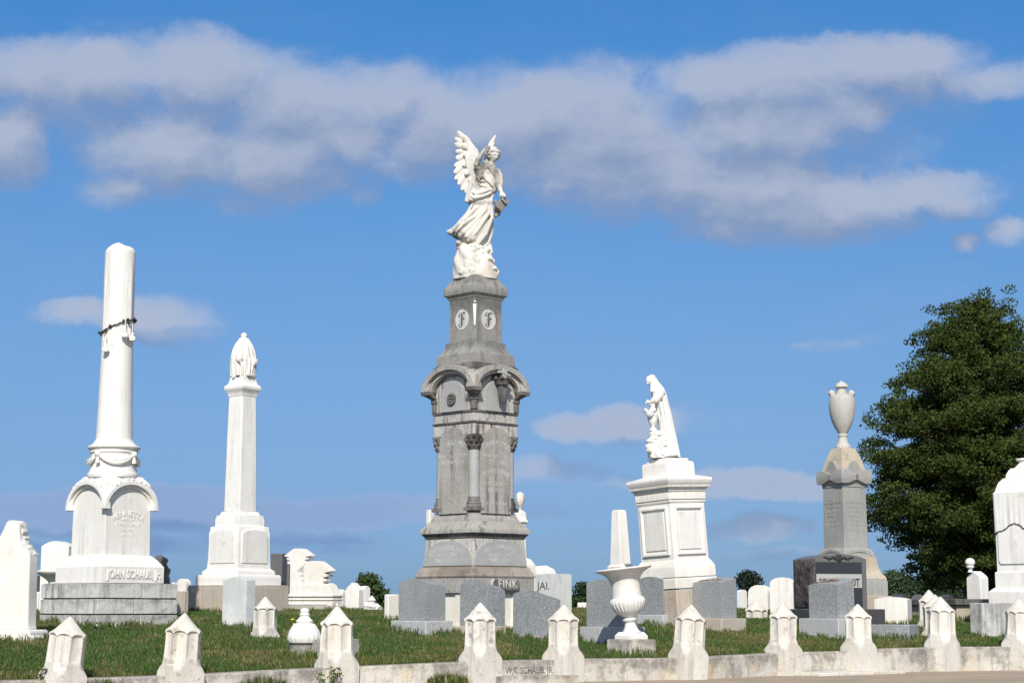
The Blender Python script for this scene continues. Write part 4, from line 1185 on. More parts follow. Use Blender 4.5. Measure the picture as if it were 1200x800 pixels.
ur = m.lathe('urn', [(18.5, 526), (18.5, 523.4), (16, 521.8), (11.5, 517.5), (9.8, 512), (11.6, 511.3), (11.6, 509), (9.6, 508.2), (12, 506.3), (19, 500.5), (25, 493.5), (29, 485.5), (30.6, 477), (30, 469), (26, 463.5), (19, 462), (13.5, 461.4), (13.5, 460), (11.2, 459.3), (11, 454.5), (16.5, 453.8), (16.5, 452.6), (13, 450.5), (8, 448.2), (2.5, 447.3), (2.6, 446)], M['urnl'], n=44)
mb = MB(); s_ = m.S(465)
for sgn in (-1, 1):
    ax = Vector((math.cos(R(-45) * 1), math.sin(R(-45)), 0)) * 0 + Vector((math.cos(-(m.al - m.phi)), math.sin(-(m.al - m.phi)), 0))
    c = ax * (sgn * 11.5 * s_)
    mb.lump(c + Vector((0, 0, z(461))), (.06, .05, .055), 3 + sgn, .35, 2.5)
    if sgn < 0:
        mb.lump(c * 1.0 + Vector((0, -.03, z(467))), (.05, .05, .09), 5, .35, 2.5); mb.lump(c * 1.05 + Vector((0, -.05, z(474))), (.035, .04, .08), 8, .3, 2)
obj('handle', mb, M['urnl'], ur)

# ================================================================ white monument on the right edge
m = Mon('draped_monument', 1207, 727, 26.6, 62, 'white marble monument with domed top and fringed cloth at the right edge', 'monument')
z = m.lz; k_ = m.k
mb = MB(); s_ = m.sq(94, 715); mb.box(-s_, s_, -s_, s_, m.under, z(706.5)); obj('foundation', mb, M['course'], m.root, bevel=.01)
def sqp(name, prof, mat, bevel=.006):
    mb = MB(); mb.stack([(m.sq(2 * w_, y), z(y)) for w_, y in prof]); return obj(name, mb, mat, m.root, bevel=bevel)
sqp('plinth', [(45.5, 706.5), (45.5, 693), (44, 692), (39, 688.5)], M['marble'])
sqp('die_base', [(37.5, 688.8), (37.5, 671), (36, 669.5)], M['marble'])
sqp('die', [(35, 670), (35, 600)], M['marble'], .012)
mb = MB(); s_ = m.S(640); hd = m.sq(63 + 8, 640)
pts = [(hd * .76, z(661)), (hd * .84, z(657)), (hd * .84, z(624)), (0, z(614)), (-hd * .84, z(624)), (-hd * .84, z(657)), (-hd * .76, z(661))]
perface('raised_panel', lambda b: b.prism(pts, -hd - .016, -hd + .03), M['marble'], m.root, bevel=.008)
mb = MB()
# cloth: square ring with folds and a scalloped hem
rr = []
for k in range(15):
    t = k / 14; ring = []
    for i in range(128):
        th = 2 * PI * i / 128
        side = ((th + PI / 4) % (PI / 2)) / (PI / 2)       # 0..1 across a face
        hem = 612 + 13 * abs(side - .5) * 2 + 1.2 * (int(side * 7) % 2)
        py = 577.5 + (hem - 577.5) * t
        h_ = m.sq(2 * (36.8 + (.55 * math.sin(26 * th) * t)), py)
        r_ = min(square_r(th, h_), h_ * 1.38)
        ring.append((r_ * math.cos(th), r_ * math.sin(th), z(py)))
    rr.append(ring)
mb.rings(rr, cap=True); obj('fringed_cloth', mb, M['marble'], m.root, smooth=50)
mb = MB()
for i in range(129):
    pass
pts = []
for i in range(128):
    th = 2 * PI * i / 128; side = ((th + PI / 4) % (PI / 2)) / (PI / 2)
    hem = 612 + 13 * abs(side - .5) * 2 + 1.2 * (int(side * 7) % 2)
    h_ = m.sq(2 * 37.2, hem); r_ = min(square_r(th, h_), h_ * 1.38); pts.append((r_ * math.cos(th), r_ * math.sin(th), z(hem + .4)))
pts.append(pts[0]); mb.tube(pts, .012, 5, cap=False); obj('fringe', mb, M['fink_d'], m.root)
sqp('dome', [(36, 578.2), (33.5, 576), (32, 572), (29.5, 566), (24, 560.6), (20.5, 559.4), (20, 556), (17, 551), (14, 548.5)], M['marble'], 0)
m.lathe('finial', [(24, 549.3), (19, 547), (11, 543), (10, 541), (14, 539.8), (17, 538.8), (17, 537.2), (3, 536.5)], M['marble'], n=24)

# ================================================================ weathered pillar at the far left
m = Mon('headstone', 30, 768, 20.6, 60, 'thick weathered white pillar stone with broken drapery top at the left edge', 'headstone')
z = m.lz; s = m.S(690)
sn, ca = math.sin(m.al), math.cos(m.al)
Y_ = lambda px: (30 - px) * s / sn
front = [(32, 738), (30.5, 733), (30, 690), (29.5, 651), (28, 646), (22, 640), (17.5, 632), (16.5, 622), (15.5, 613), (12.5, 609), (4, 609), (1, 611.5), (-3, 622), (-9, 634), (-14, 650), (-15, 690), (-16, 733), (-18, 738)]
Wx = 11 * s / ca
mb = MB(); mb.prism([(Y_(x), z(y)) for x, y in front], 0, Wx, axis='x')
obj('die', mb, M['marble_w'], m.root, bevel=.03, smooth=50)
mb = MB()
for k, (x, y) in enumerate(((16, 614), (18, 622), (19, 630), (22, 637), (26, 642), (29, 648))):
    mb.lump((Wx * (.5 + .1 * (k % 3)), Y_(x - 3.2), z(y + 1)), (.10, .035, .05), k, .4, 1.8)
obj('broken_drapery', mb, M['marble_w'], m.root)
y0_, y1_ = Y_(34), Y_(-26)
mb = MB(); mb.stack([(1, z(760)), (1, z(746)), (.955, z(744.5)), (.955, z(741)), (.90, z(737.5))], 4)
for v in mb.bm.verts:
    fx_ = v.co.x; v.co.x = Wx / 2 + fx_ * (Wx / 2 + .12); v.co.y = (y0_ + y1_) / 2 + v.co.y * (abs(y1_ - y0_) / 2 + .08)
obj('moulded_base', mb, M['marble_w'], m.root, bevel=.012)
mb = MB(); mb.box(-.16, Wx + .15, y0_ - .12, y1_ + .12, m.under, z(760.5)); obj('foundation', mb, M['course'], m.root, bevel=.01)

# ================================================================ scrolled pair of headstones
m = Mon('headstone', 366, 716, 30.5, 55, 'pair of joined white headstones with projecting stepped caps on one moulded base', 'headstone')
z = m.lz; s = m.S(680); ca, sa = math.cos(m.al), math.sin(m.al)
# broad sides look left (local -x); local y runs along the pair
def ly(px): return -(px - 366) * s / sa * 1.0
def unit(pr_, side, body_b, T=.17):
    # outline in photo columns of the broad face: right side given, left mirrored about the middle
    mb = MB()
    mid = pr_
    R_ = [(ly(mid + a_), z(b_)) for a_, b_ in side]
    L_ = [(ly(mid - a_), z(b_)) for a_, b_ in reversed(side)]
    mb.prism(R_ + L_, 0, T, axis='x'); return mb
obj('tall_tablet', unit(347, [(8.0, 697), (8.0, 664), (8, 660.5), (11.5, 659.5), (11.5, 657.5), (8.5, 656.8), (8.5, 655.4), (12.5, 654.6), (12.5, 653), (9.5, 652.8), (9.5, 651.6), (15, 651.2), (15, 650), (4.5, 642.3), (3, 642)], 697), M['marble_w'], m.root, bevel=.006)
obj('short_tablet', unit(366.5, [(11.0, 697), (11.0, 683.5), (10.5, 682.8), (10.5, 681.3), (14.5, 680.6), (14.5, 678.4), (11, 677.8), (11, 676.2), (16, 675.4), (16, 672.8), (12.5, 672.4), (12.5, 670.6), (20.0, 669.6), (20.0, 668), (7, 657.6), (5, 657)], 697), M['marble_w'], m.root, bevel=.006)
mb = MB()
mb.prism([(ly(391), z(708)), (ly(391), z(697)), (ly(389), z(694)), (ly(386), z(688)), (ly(384), z(684)), (ly(343), z(684)), (ly(341), z(694)), (ly(337), z(697)), (ly(337), z(708))], -.04, .24, axis='x')
mb.box(-.07, .27, ly(392), ly(336), z(699), z(696.4)); mb.box(-.06, .26, ly(391.5), ly(336.5), z(703), z(701))
obj('moulded_base', mb, M['marble_w'], m.root, bevel=.01)
mb = MB(); mb.box(-.09, .30, ly(393), ly(335), m.under, z(709)); obj('foundation', mb, M['beige'], m.root, bevel=.01)
tablet(383, 389, 393, 683, 716, 33, M['marble'], 'rounded white headstone end just right of the stepped cap headstones', WT, kind='round', rise=9, al=60)

# fallen fragments by the left bush
m = Mon('broken_stones', 437, 715, 31, 20, 'tumbled white stone fragments on the ground below the left bush', 'broken stone')
mb = MB()
for k, (x, y, r_) in enumerate(((-4, 710, .09), (0, 711.5, .12), (4, 712, .10), (8, 713, .07), (-1, 708.5, .07), (13, 715, .05))):
    mb.lump((x * m.S(710), .05 * k, m.lz(y)), (r_ * 1.2, r_, r_ * .6), k, .5, 1.8)
mb.box(-.17, .1, -.1, .2, m.under, m.lz(713))
obj('fragments', mb, M['marble'], m.root, bevel=.01)
m = Mon('headstone', 435.5, 715, 33.5, 42, 'tiny white gabled stone like a little house below the left bush', 'headstone', WT)
mb = MB(); mb.stack([(m.sq(8, 705), m.under), (m.sq(8, 705), m.lz(704)), (m.sq(10, 704), m.lz(703.5)), (m.sq(9, 703), m.lz(702)), (.01, m.lz(697.5))]); obj('gabled_stone', mb, M['marble_w'], m.root, bevel=.006)

# JAI stone and the white rock behind it
m = tablet(627, 659, 670, 671.5, 718, 26.5, M['veined'], 'broad streaked white stone with three carved letters behind the angel monument base', None, kind='arch', rise=1.0, al=20 + 25)
tmp = m
def left_text(mm, body, size, px, py, pc, mat, **kw):
    s_ = mm.S(py); y_ = (pc - px) * s_ / math.sin(mm.al)
    t_ = text(body, size, mat, mm.root, (0, 0, 0), 0, .001, **kw)
    t_.data.transform(Matrix.Translation((-.003, y_, mm.lz(py))) @ Matrix.Rotation(R(-90), 4, 'Z'))
    return t_
left_text(m, 'JAI.', .16, 637, 690, 659, M['ink_soft'], sx=1.2)
m = Mon('headstone', 634, 718, 30, 45, 'white hipped stone top rising behind the broad streaked lettered stone', 'headstone')
z = m.lz
mb = MB(); mb.stack([(m.sq(40, 690), m.under), (m.sq(40, 680), z(673)), (m.sq(33, 670), z(667)), (m.sq(14, 663), z(662.5))]); obj('die', mb, M['marble'], m.root, bevel=.02, wob=.015)
m = Mon('small_obelisk', 609.5, 718, 28.6, 44, 'slender white obelisk with flame finial behind the right side of the angel monument', 'monument')
z = m.lz
mb = MB(); mb.stack([(m.sq(40, 700), m.under), (m.sq(38, 680), z(668))]); obj('base', mb, M['marble'], m.root, bevel=.01)
m.sqstack('plinth', [(36.5, 668.2), (37, 662.5), (33, 659.5), (26, 655.5), (19, 654)], M['marble'], bevel=.004)
m.sqstack('shaft', [(16.2, 655), (13, 613)], M['marble'], bevel=.01)
m.sqstack('capital', [(14, 613.4), (18.8, 611.8), (18.8, 610), (15, 608), (14, 602), (12, 599.5), (5, 597.5)], M['marble'], bevel=.003)
mb = MB()
mb.polar(lambda th, zz, k: (m.rd(lerp([(0, 3), (1, 2.4), (2, 6), (3, 9.8), (4, 10.6), (5, 10.2), (6, 8), (7, 4), (8, .5)], k) * (1 + .10 * math.sin(5 * th + k * .9)), 590), z(lerp([(0, 598), (1, 595.5), (2, 593), (3, 589.5), (4, 585), (5, 581), (6, 578.4), (7, 576.7), (8, 576)], k))), range(9), 32)
obj('flame_finial', mb, M['statue'], m.root, smooth=60)

# obelisk behind the garden urn
m = Mon('small_obelisk', 729, 722, 27.2, 42, 'plain white obelisk rising behind the rim of the garden urn', 'monument', lean=(-1.2, 0))
z = m.lz
mb = MB(); mb.stack([(m.sq(36, 700), m.under), (m.sq(36, 690), z(680)), (m.sq(31.5, 680), z(678)), (m.sq(31.5, 670), z(663.5)), (m.sq(27, 662), z(661.5))]); obj('pedestal', mb, M['marble'], m.root, bevel=.006)
m.sqstack('shaft', [(24.8, 662), (17.4, 599.5), (14, 597.2)], M['marble'], bevel=.006)

# ball finial headstone and the table tomb on the right
m = Mon('headstone', 1145, 712, 32, 50, 'white gabled headstone with a stone ball on top under the big tree', 'headstone')
z = m.lz; s = m.S(690); ca, sa = math.cos(m.al), math.sin(m.al)
Wy = 16 * s / sa; Wx = 9 * s / ca
mb = MB(); mb.prism([(u + Wy / 2 - .1, v_ if v_ > 0 else m.under) for u, v_ in outline('gable', Wy / 2, z(668.5), 8 * s)], 0, Wx, axis='x'); obj('tablet', mb, M['marble'], m.root, bevel=.012)
mb = MB(); mb.ball((Wx * .5 - .12, Wy / 2 - .05, z(658.5)), (5.8 * s, 5.8 * s, 5.2 * s), 20, 14); mb.stack([(.05, z(670)), (.03, z(667)), (.07, z(664)), (.06, z(662))], 12, Wx * .5 - .12, Wy / 2 - .05)
obj('ball_finial', mb, M['marble'], m.root)
m = Mon('table_tomb', 1137, 722, 29.5, 38, 'long dark slab on a pale base beneath the headstone with the ball', 'tomb')
z = m.lz; s = m.S(705)
old = None
mb = MB(); mb.box(-.55, .55, -.35, 1.6, z(708.5) + .0, z(701.5)); obj('slab', mb, M['fink_d'], m.root, bevel=.01)
mb = MB(); mb.box(-.48, .48, -.28, 1.5, m.under, z(708.5) - .002); obj('base', mb, M['tan'], m.root, bevel=.01)
tablet(1137, 1152, 1236, 706, 727.5, 25.2, M['course'], 'long grey base block with white end under the monument at the right edge', None, kind='flat', al=45, name='grave_block', cat='grave marker')

# dark carved stone behind the draped column's right side
m = Mon('headstone', 188, 716, 27.5, 40, 'dark grey carved figure-like stone peeping out right of the draped column base', 'headstone')
z = m.lz; s = m.S(680)
mb = MB()
mb.box(-.16, .22, -.16, .22, m.under, z(700))
for k, (x, y, r_) in enumerate(((-3, 656, 6.5), (2, 657, 5.5), (-1, 664, 8), (3, 670, 8), (1, 678, 9), (5, 684, 7), (0, 690, 9), (4, 697, 8), (-3, 672, 7), (-2, 700, 10))):
    mb.lump((x * s, .0, z(y)), (r_ * s, r_ * s, r_ * s * .85), k, .45, 2.4)
carved('carved_stone', mb, M['rock'], m.root, .02, 1)

# ================================================================ urns
m = Mon('garden_urn', 740, 770, 20.95, 42, 'white fluted garden urn with wide tilted rim on a square block by the curb', 'urn')
z = m.lz
mb = MB(); mb.stack([(m.sq(58, 760), m.under), (m.sq(58, 760), z(749.5)), (m.sq(56, 750), z(748.6))]); obj('block', mb, M['curb'], m.root, bevel=.01)
mb = MB(); mb.stack([(m.sq(39, 745), z(748.6)), (m.sq(39, 745), z(744.2)), (m.sq(37, 743), z(743.4)), (m.sq(30, 740), z(740)), ])
ft = obj('foot', mb, M['marble'], m.root, bevel=.004)
Ux = Vector((-4.0 * m.S(700), 0))
ub = empty('x', (0, 0, 0)); bpy.data.objects.remove(ub)
mb = MB()
def upx(prof, n=64, flute=0):
    rr = []
    for w_, y in prof:
        ring = []
        for i in range(n):
            th = 2 * PI * i / n
            r_ = m.rd(w_, y)
            if flute and 700.5 < y < 722:
                r_ *= 1 + .035 * (abs(math.cos(th * 12)) ** .6 - .6) * min(1, (y - 700.5) / 2) * 1.6
            ring.append((r_ * math.cos(th), r_ * math.sin(th), z(y)))
        rr.append(ring)
    return rr
prof = [(25, 741.5), (20, 739.5), (16, 736), (12.5, 731), (11.5, 728.2), (15, 727.4), (17.2, 726), (17.2, 724.6), (14, 723.6), (12, 722.6), (17, 720.8), (26, 718.2), (33, 714.5), (38, 710), (40.8, 705.5), (41, 702.5), (38, 700.2), (34.6, 699.4), (34, 696), (33.6, 690), (34, 685), (35.5, 680), (39, 675.6), (46, 671.6), (55, 669), (62, 667.6), (65.5, 666.8), (66.5, 665.6), (65, 664.6), (60, 665.2), (48, 668), (40, 673), (34, 680), (31, 692), (28, 704), (.5, 710)]
mb.rings(upx(prof, 96, True), cap=False)
ob = obj('bowl', mb, M['marble'], m.root, smooth=50)
# the bowl leans a little, as in the photograph: rotate about the stem
piv = Vector((0, 0, z(741)))
ob.matrix_local = Matrix.Translation(piv) @ Matrix.Rotation(-(m.al - m.phi), 4, 'Z') @ Matrix.Rotation(R(-6.5), 4, 'Y') @ Matrix.Translation(-piv) @ Matrix.Translation((0, 0, 0))

m = Mon('urn', 356, 776, 19.9, 42, 'white ribbed urn lid with stacked finial over a cracked drum, in the grass', 'urn')
z = m.lz
m.lathe('drum', [(33, 780), (33, 757), (34, 755), (30, 754)], M['curb'], n=40, bevel=.004)
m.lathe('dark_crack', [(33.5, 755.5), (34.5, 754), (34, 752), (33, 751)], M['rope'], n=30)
mb = MB()
mb.polar(lambda th, zz, k: (m.rd(lerp([(0, 35), (1, 38.6), (2, 38.2), (3, 34.6), (4, 29.6), (5, 24.5), (6, 18)], k) * (1 + .055 * (abs(math.cos(9 * th)) ** .6 - .5)), 740), z([752.5, 748.5, 744.5, 739, 734.5, 731, 729.6][k])), range(7), 72)
obj('ribbed_lid', mb, M['marble'], m.root, smooth=50)
m.lathe('finial', [(15, 731), (19, 729.4), (20.4, 728.2), (20.4, 726.8), (17, 725.6), (12.5, 723), (10.2, 721.2), (12.4, 720.4), (12.4, 718.9), (9.6, 718.2), (11, 716.6), (11, 714.6), (8, 712.6), (2, 711.9)], M['marble'], n=32)
m = Mon('grave_block', 398, 781, 19.75, 60, 'plain pale block half hidden behind the knobbed marble post', 'grave marker')
z = m.lz; s = m.S(765)
mb = MB(); mb.box(-.10, .22, -.12, .42, m.under, z(748.5)); obj('block', mb, M['curb'], m.root, bevel=.008)
m = Mon('flush_marker', 348, 780, 19.5, 10, 'flat broken slab at the foot of the ribbed urn', 'grave marker')
mb = MB(); mb.box(-.17, .17, -.07, .10, -.1, .03); obj('slab', mb, M['curb'], m.root, bevel=.008)
m = Mon('garden_urn', 63, 722, 25.6, 40, 'white urn with wide dark-bellied bowl half hidden left of the draped column base', 'urn')
z = m.lz
mb = MB(); mb.stack([(m.sq(30, 715), m.under), (m.sq(30, 715), z(708))]); obj('block', mb, M['marble'], m.root, bevel=.01)
m.lathe('bowl', [(22, 708), (14, 702), (9, 697), (9, 694), (12, 692), (13, 688), (16, 681), (24, 677.5), (36, 673.5), (43.5, 670.6), (44.5, 669.4), (43.5, 668.2), (36, 668), (20, 664.5), (8, 664)], M['marble'], n=48)
# ================================================================ statues
class Crop:
    """maps traced outline points (crop pixels) to metres round a statue's own base"""
    def __init__(s, x0, y0, k, Y, xb, yb):
        s.x0, s.y0, s.k, s.Y = x0, y0, k, Y
        s.xb, s.yb = x0 + xb / k, y0 + yb / k
        s.s = sp(s.yb - 60, Y) / k
        s.cx, s.cy = xb, yb
    def p(s, x, y, d=0.0): return Vector(((x - s.cx) * s.s, d * s.s, zp(s.y0 + y / s.k, s.Y) - zp(s.yb, s.Y)))
    def root(s, name, label, cat):
        o = empty(name, (xp(s.xb, s.yb, s.Y), s.Y, zp(s.yb, s.Y)), -math.atan2(xp(s.xb, s.yb, s.Y), s.Y))
        return tag(o, label, cat)

def catmull(vals, t):
    n = len(vals) - 1; x = t * n; i = min(int(x), n - 1); f = x - i
    a, b_, c, d = vals[max(i - 1, 0)], vals[i], vals[i + 1], vals[min(i + 2, n)]
    return [.5 * (2 * q1 + (q2 - q0) * f + (2 * q0 - 5 * q1 + 4 * q2 - q3) * f * f + (3 * q1 - q0 - 3 * q2 + q3) * f ** 3) for q0, q1, q2, q3 in zip(a, b_, c, d)]

def loft(mb, C, rows, fold=None, n=96, m=60):
    """rows: (lx, ly, rx, ry, depth, ycentre, fold amplitude)"""
    rr = []
    for j in range(m + 1):
        t = j / m
        lx, ly_, rx, ry, dp_, yc_, am = catmull(rows, t)
        ring = []
        for i in range(n):
            th = 2 * PI * i / n
            c, s_ = math.cos(th), math.sin(th)
            k = 1 + (am * fold(th, t) if fold else 0)
            hx, hy = (rx - lx) / 2, (ry - ly_) / 2
            ring.append(C.p((lx + rx) / 2 + hx * c * k, (ly_ + ry) / 2 + hy * c * k, yc_ + s_ * dp_ * k))
        rr.append(ring)
    mb.rings(rr)

def head(mb, C, x, y, d, r, yaw, pitch, roll=0):
    """a face: brow, eye sockets, nose, lips, chin; faces local -Y before turning"""
    rot = Matrix.Rotation(R(yaw), 3, 'Z') @ Matrix.Rotation(R(roll), 3, 'Y') @ Matrix.Rotation(R(pitch), 3, 'X')
    def fn(v):
        k = 1.0
        f = max(0, -v.y)
        g2 = lambda a, b_, sa, sb: math.exp(-((v.x - a) / sa) ** 2 - ((v.z - b_) / sb) ** 2) * (1 if v.y < 0 else 0)
        k -= .24 * (g2(.34, .05, .17, .11) + g2(-.34, .05, .17, .11))
        k += .07 * (g2(.34, .03, .08, .05) + g2(-.34, .03, .08, .05))
        k += .34 * g2(0, -.12, .11, .19) + .06 * g2(0, .12, .09, .2)
        k += .10 * g2(0, .25, .5, .09)
        k += .12 * g2(0, -.45, .20, .05) - .14 * g2(0, -.54, .20, .04) + .11 * g2(0, -.62, .15, .05)
        k += .10 * g2(0, -.86, .22, .16)
        k -= .10 * (g2(.62, -.45, .2, .3) + g2(-.62, -.45, .2, .3))
        return k
    s_ = C.s * r
    mb.ball(C.p(x, y, d), (s_ * .80, s_ * .92, s_ * 1.05), 40, 30, fn, rot)
    return rot, s_

# ---------------------------------------------------------------- the angel
C = Crop(500, 140, 4.0, 24.3, 228, 748)
ang = C.root('angel_statue', 'weathered white marble angel with raised wings on top of the tall grey monument', 'statue')
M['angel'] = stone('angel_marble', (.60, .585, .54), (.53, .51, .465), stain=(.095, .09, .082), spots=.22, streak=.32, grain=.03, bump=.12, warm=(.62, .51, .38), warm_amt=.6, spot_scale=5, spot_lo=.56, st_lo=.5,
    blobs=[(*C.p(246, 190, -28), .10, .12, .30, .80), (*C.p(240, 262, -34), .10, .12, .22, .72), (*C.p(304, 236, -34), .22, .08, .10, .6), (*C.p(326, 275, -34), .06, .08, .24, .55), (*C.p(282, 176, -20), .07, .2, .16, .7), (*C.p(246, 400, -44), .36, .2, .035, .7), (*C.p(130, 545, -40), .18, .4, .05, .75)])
C_ANG = C
mb = MB()
# skirt
def fold_skirt(th, t):
    a = th + .55 * t
    return (.55 * math.sin(5 * a + 1.0) + .55 * math.sin(9 * a - 1.5 * t + .4) + .35 * math.sin(15 * a + 2 * t)) * (.35 + .65 * t)
loft(mb, C, [
 (204, 385, 306, 372, 38, 0, .03), (203, 402, 309, 388, 37, -2, .05), (190, 432, 312, 418, 42, -2, .07), (172, 462, 312, 460, 48, 0, .09),
 (146, 492, 309, 500, 54, 2, .11), (120, 516, 304, 540, 58, 4, .13), (106, 527, 297, 570, 62, 6, .15), (110, 540, 288, 596, 60, 6, .15), (124, 548, 276, 603, 50, 6, .12)], fold_skirt, 144, 70)
# under-hem, slightly inside and lower so feet and petticoat show
loft(mb, C, [(170, 520, 285, 540, 40, 8, .05), (150, 560, 283, 606, 44, 8, .10), (160, 578, 276, 612, 40, 8, .10)], fold_skirt, 96, 20)
# trailing cloth at the back right
loft(mb, C, [(285, 480, 306, 470, 14, 22, .05), (280, 540, 303, 530, 16, 24, .08), (276, 600, 300, 585, 16, 26, .1), (272, 632, 292, 615, 12, 26, .1)], fold_skirt, 40, 20)
# tunic over the hips, with its edge
def fold_t(th, t):
    return .6 * math.sin(7 * th + 3 * t) + .5 * math.sin(12 * th - 4 * t + 1) + .4 * math.sin(3 * th + 9 * t)
loft(mb, C, [(212, 300, 330, 310, 33, 0, .02), (205, 330, 325, 335, 36, 0, .04), (192, 352, 318, 345, 40, 0, .07), (181, 372, 313, 352, 44, 0, .09), (178, 386, 311, 364, 46, 0, .09), (190, 395, 303, 373, 42, 0, .06)], fold_t, 110, 40)
# torso
def fold_c(th, t): return .5 * math.sin(8 * th + 5 * t) + .5 * math.sin(13 * th - 7 * t)
loft(mb, C, [(288, 196, 316, 200, 13, -2, 0), (286, 212, 319, 214, 14, 0, 0), (268, 223, 328, 228, 20, 2, .01), (246, 238, 337, 250, 30, 4, .03), (232, 268, 340, 280, 34, 2, .05), (222, 300, 336, 310, 33, 0, .05), (214, 330, 326, 332, 32, 0, .05)], fold_c, 96, 46)
# mantle falling behind the raised arm
loft(mb, C, [(224, 210, 250, 224, 14, 14, .02), (206, 262, 250, 270, 18, 16, .05), (190, 320, 240, 330, 22, 16, .08), (180, 362, 236, 372, 24, 14, .08), (182, 385, 232, 392, 20, 12, .06)], fold_t, 60, 36)
# diagonal edge of the mantle across the breast
P = C.p
mb.tube([P(262, 206, -14), P(280, 214, -26), (P(300, 228, -32)), P(318, 250, -33), P(330, 275, -30), P(335, 300, -26)], [.035, .045, .05, .05, .04, .025], 10, flat=.5)
mb.tube([P(250, 262, -30), P(268, 282, -36), P(290, 300, -38), P(312, 322, -36)], [.010, .018, .018, .010], 8)
for k in range(3): mb.tube([P(232 + k * 3, 262 + 18 * k, -26), P(250, 278 + 20 * k, -37), P(276, 276 + 24 * k, -40)], [.006, .015, .006], 8)
mb.tube([P(206, 344, -32), P(228, 360, -44), P(265, 352, -46), P(306, 332, -36)], [.004, .014, .016, .006], 8)
mb.tube([P(200, 366, -36), P(222, 380, -47), P(262, 372, -48), P(304, 352, -38)], [.004, .014, .016, .006], 8)
# long diagonal folds of the skirt from the hip to the left hem
for a_, b_, c_, d_ in (((300, 372), (270, 440), (200, 520), (150, 560)), ((306, 372), (290, 450), (230, 540), (190, 580)), ((305, 400), (305, 470), (275, 550), (238, 598)), ((215, 400), (190, 450), (150, 500), (118, 530)), ((300, 390), (240, 455), (170, 500), (135, 540)), ((268, 392), (215, 440), (180, 480), (160, 520))):
    mb.tube([P(*a_, -34), P(*b_, -44), P(*c_, -52), P(*d_, -50)], [.014, .026, .030, .018], 8)
# raised arm: sleeve, forearm, hand at the hair
mb.tube([P(282, 226, -8), P(262, 234, -14), P(240, 236, -20), P(230, 226, -24)], [.060, .058, .052, .042], 14)
mb.tube([P(262, 238, -10), P(246, 262, -18), P(240, 292, -16)], [.060, .058, .020], 12)
for k in range(3): mb.tube([P(228, 240 + 14 * k, -22), P(244, 252 + 16 * k, -33), P(262, 250 + 17 * k, -32)], [.005, .012, .005], 7)
mb.tube([P(231, 226, -24), P(238, 200, -27), P(252, 175, -30), P(266, 156, -30), P(272, 148, -30)], [.044, .042, .034, .026, .024], 14)
mb.ball(P(279, 142, -30), (.042, .022, .03), 12, 8, rot=Matrix.Rotation(R(-30), 3, 'Y'))
for k in range(4): mb.tube([P(283, 136 + 4.2 * k, -34), P(291, 134 + 4.6 * k, -40 + 2 * k), P(298 - 1.5 * k, 138 + 4.6 * k, -38 + 2 * k)], [.012, .011, .008], 7)
mb.tube([P(276, 150, -30), P(284, 156, -38), P(290, 157, -38)], [.012, .011, .008], 7)
# other arm held across the body, holding the book
mb.tube([P(324, 240, -4), P(336, 270, -12), P(338, 306, -20), P(340, 322, -24)], [.052, .062, .060, .046], 14)
for k in range(5): mb.tube([P(322, 262 + 13 * k, -26), P(336, 268 + 13 * k, -34), P(350, 262 + 13 * k, -22)], [.008, .016, .008], 7)
mb.tube([P(338, 318, -24), P(344, 338, -32), P(350, 350, -38)], [.042, .034, .024], 12)
mb.ball(P(353, 358, -42), (.036, .030, .030), 12, 8)
for k in range(4): mb.tube([P(350 + 4.2 * k, 360, -46), P(353 + 4.6 * k, 368, -50), P(354 + 4.6 * k, 376, -46)], [.012, .011, .008], 7)
mb.tube([P(346, 354, -44), P(342, 364, -50), P(344, 372, -50)], [.013, .012, .009], 7)
# neck and head
mb.tube([P(300, 216, 0), P(303, 200, -4), P(308, 186, -6)], [.052, .044, .046], 16)
rot, hs_ = head(mb, C, 313, 172, -10, 31, 34, 20, 6)
# feet
mb.lump(P(150, 584, -10), (.045, .10, .04), 3, .15, 2); mb.lump(P(262, 610, -20), (.05, .11, .04), 5, .15, 2)
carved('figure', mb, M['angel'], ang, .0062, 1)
# hair, waved lumps and a wreath
mb = MB(); hr = random.Random(5)
hc = P(310, 166, -4)
fdir = rot @ Vector((0, -1, 0)); 
for i in range(150):
    v = Vector((hr.gauss(0, 1), hr.gauss(0, 1), hr.gauss(0, 1))).normalized()
    vl = rot.transposed() @ v
    if vl.y < -.45 and vl.z < .52: continue
    if vl.z < -.55: continue
    mb.lump(hc + Vector((v.x * hs_ * .92, v.y * hs_ * .98, v.z * hs_ * 1.02)), (.028, .028, .022), i, .4, 2, n=8, m=6)
mb.ball(hc - fdir * .02, (hs_ * .93, hs_ * .98, hs_ * 1.0), 20, 14)
mb.lump(P(286, 178, 10), (.05, .055, .07), 3, .3, 2); mb.lump(P(282, 196, 8), (.045, .05, .06), 4, .3, 2)
for i in range(10):
    a_ = -1.3 + i * .29
    v = rot @ Vector((math.sin(a_) * .78, -math.cos(a_) * .80, .66))
    mb.lump(hc + v * hs_ * 1.02, (.022, .022, .022), i, .35, 2, n=8, m=6)
carved('hair', mb, M['angel'], ang, .0075, 1)
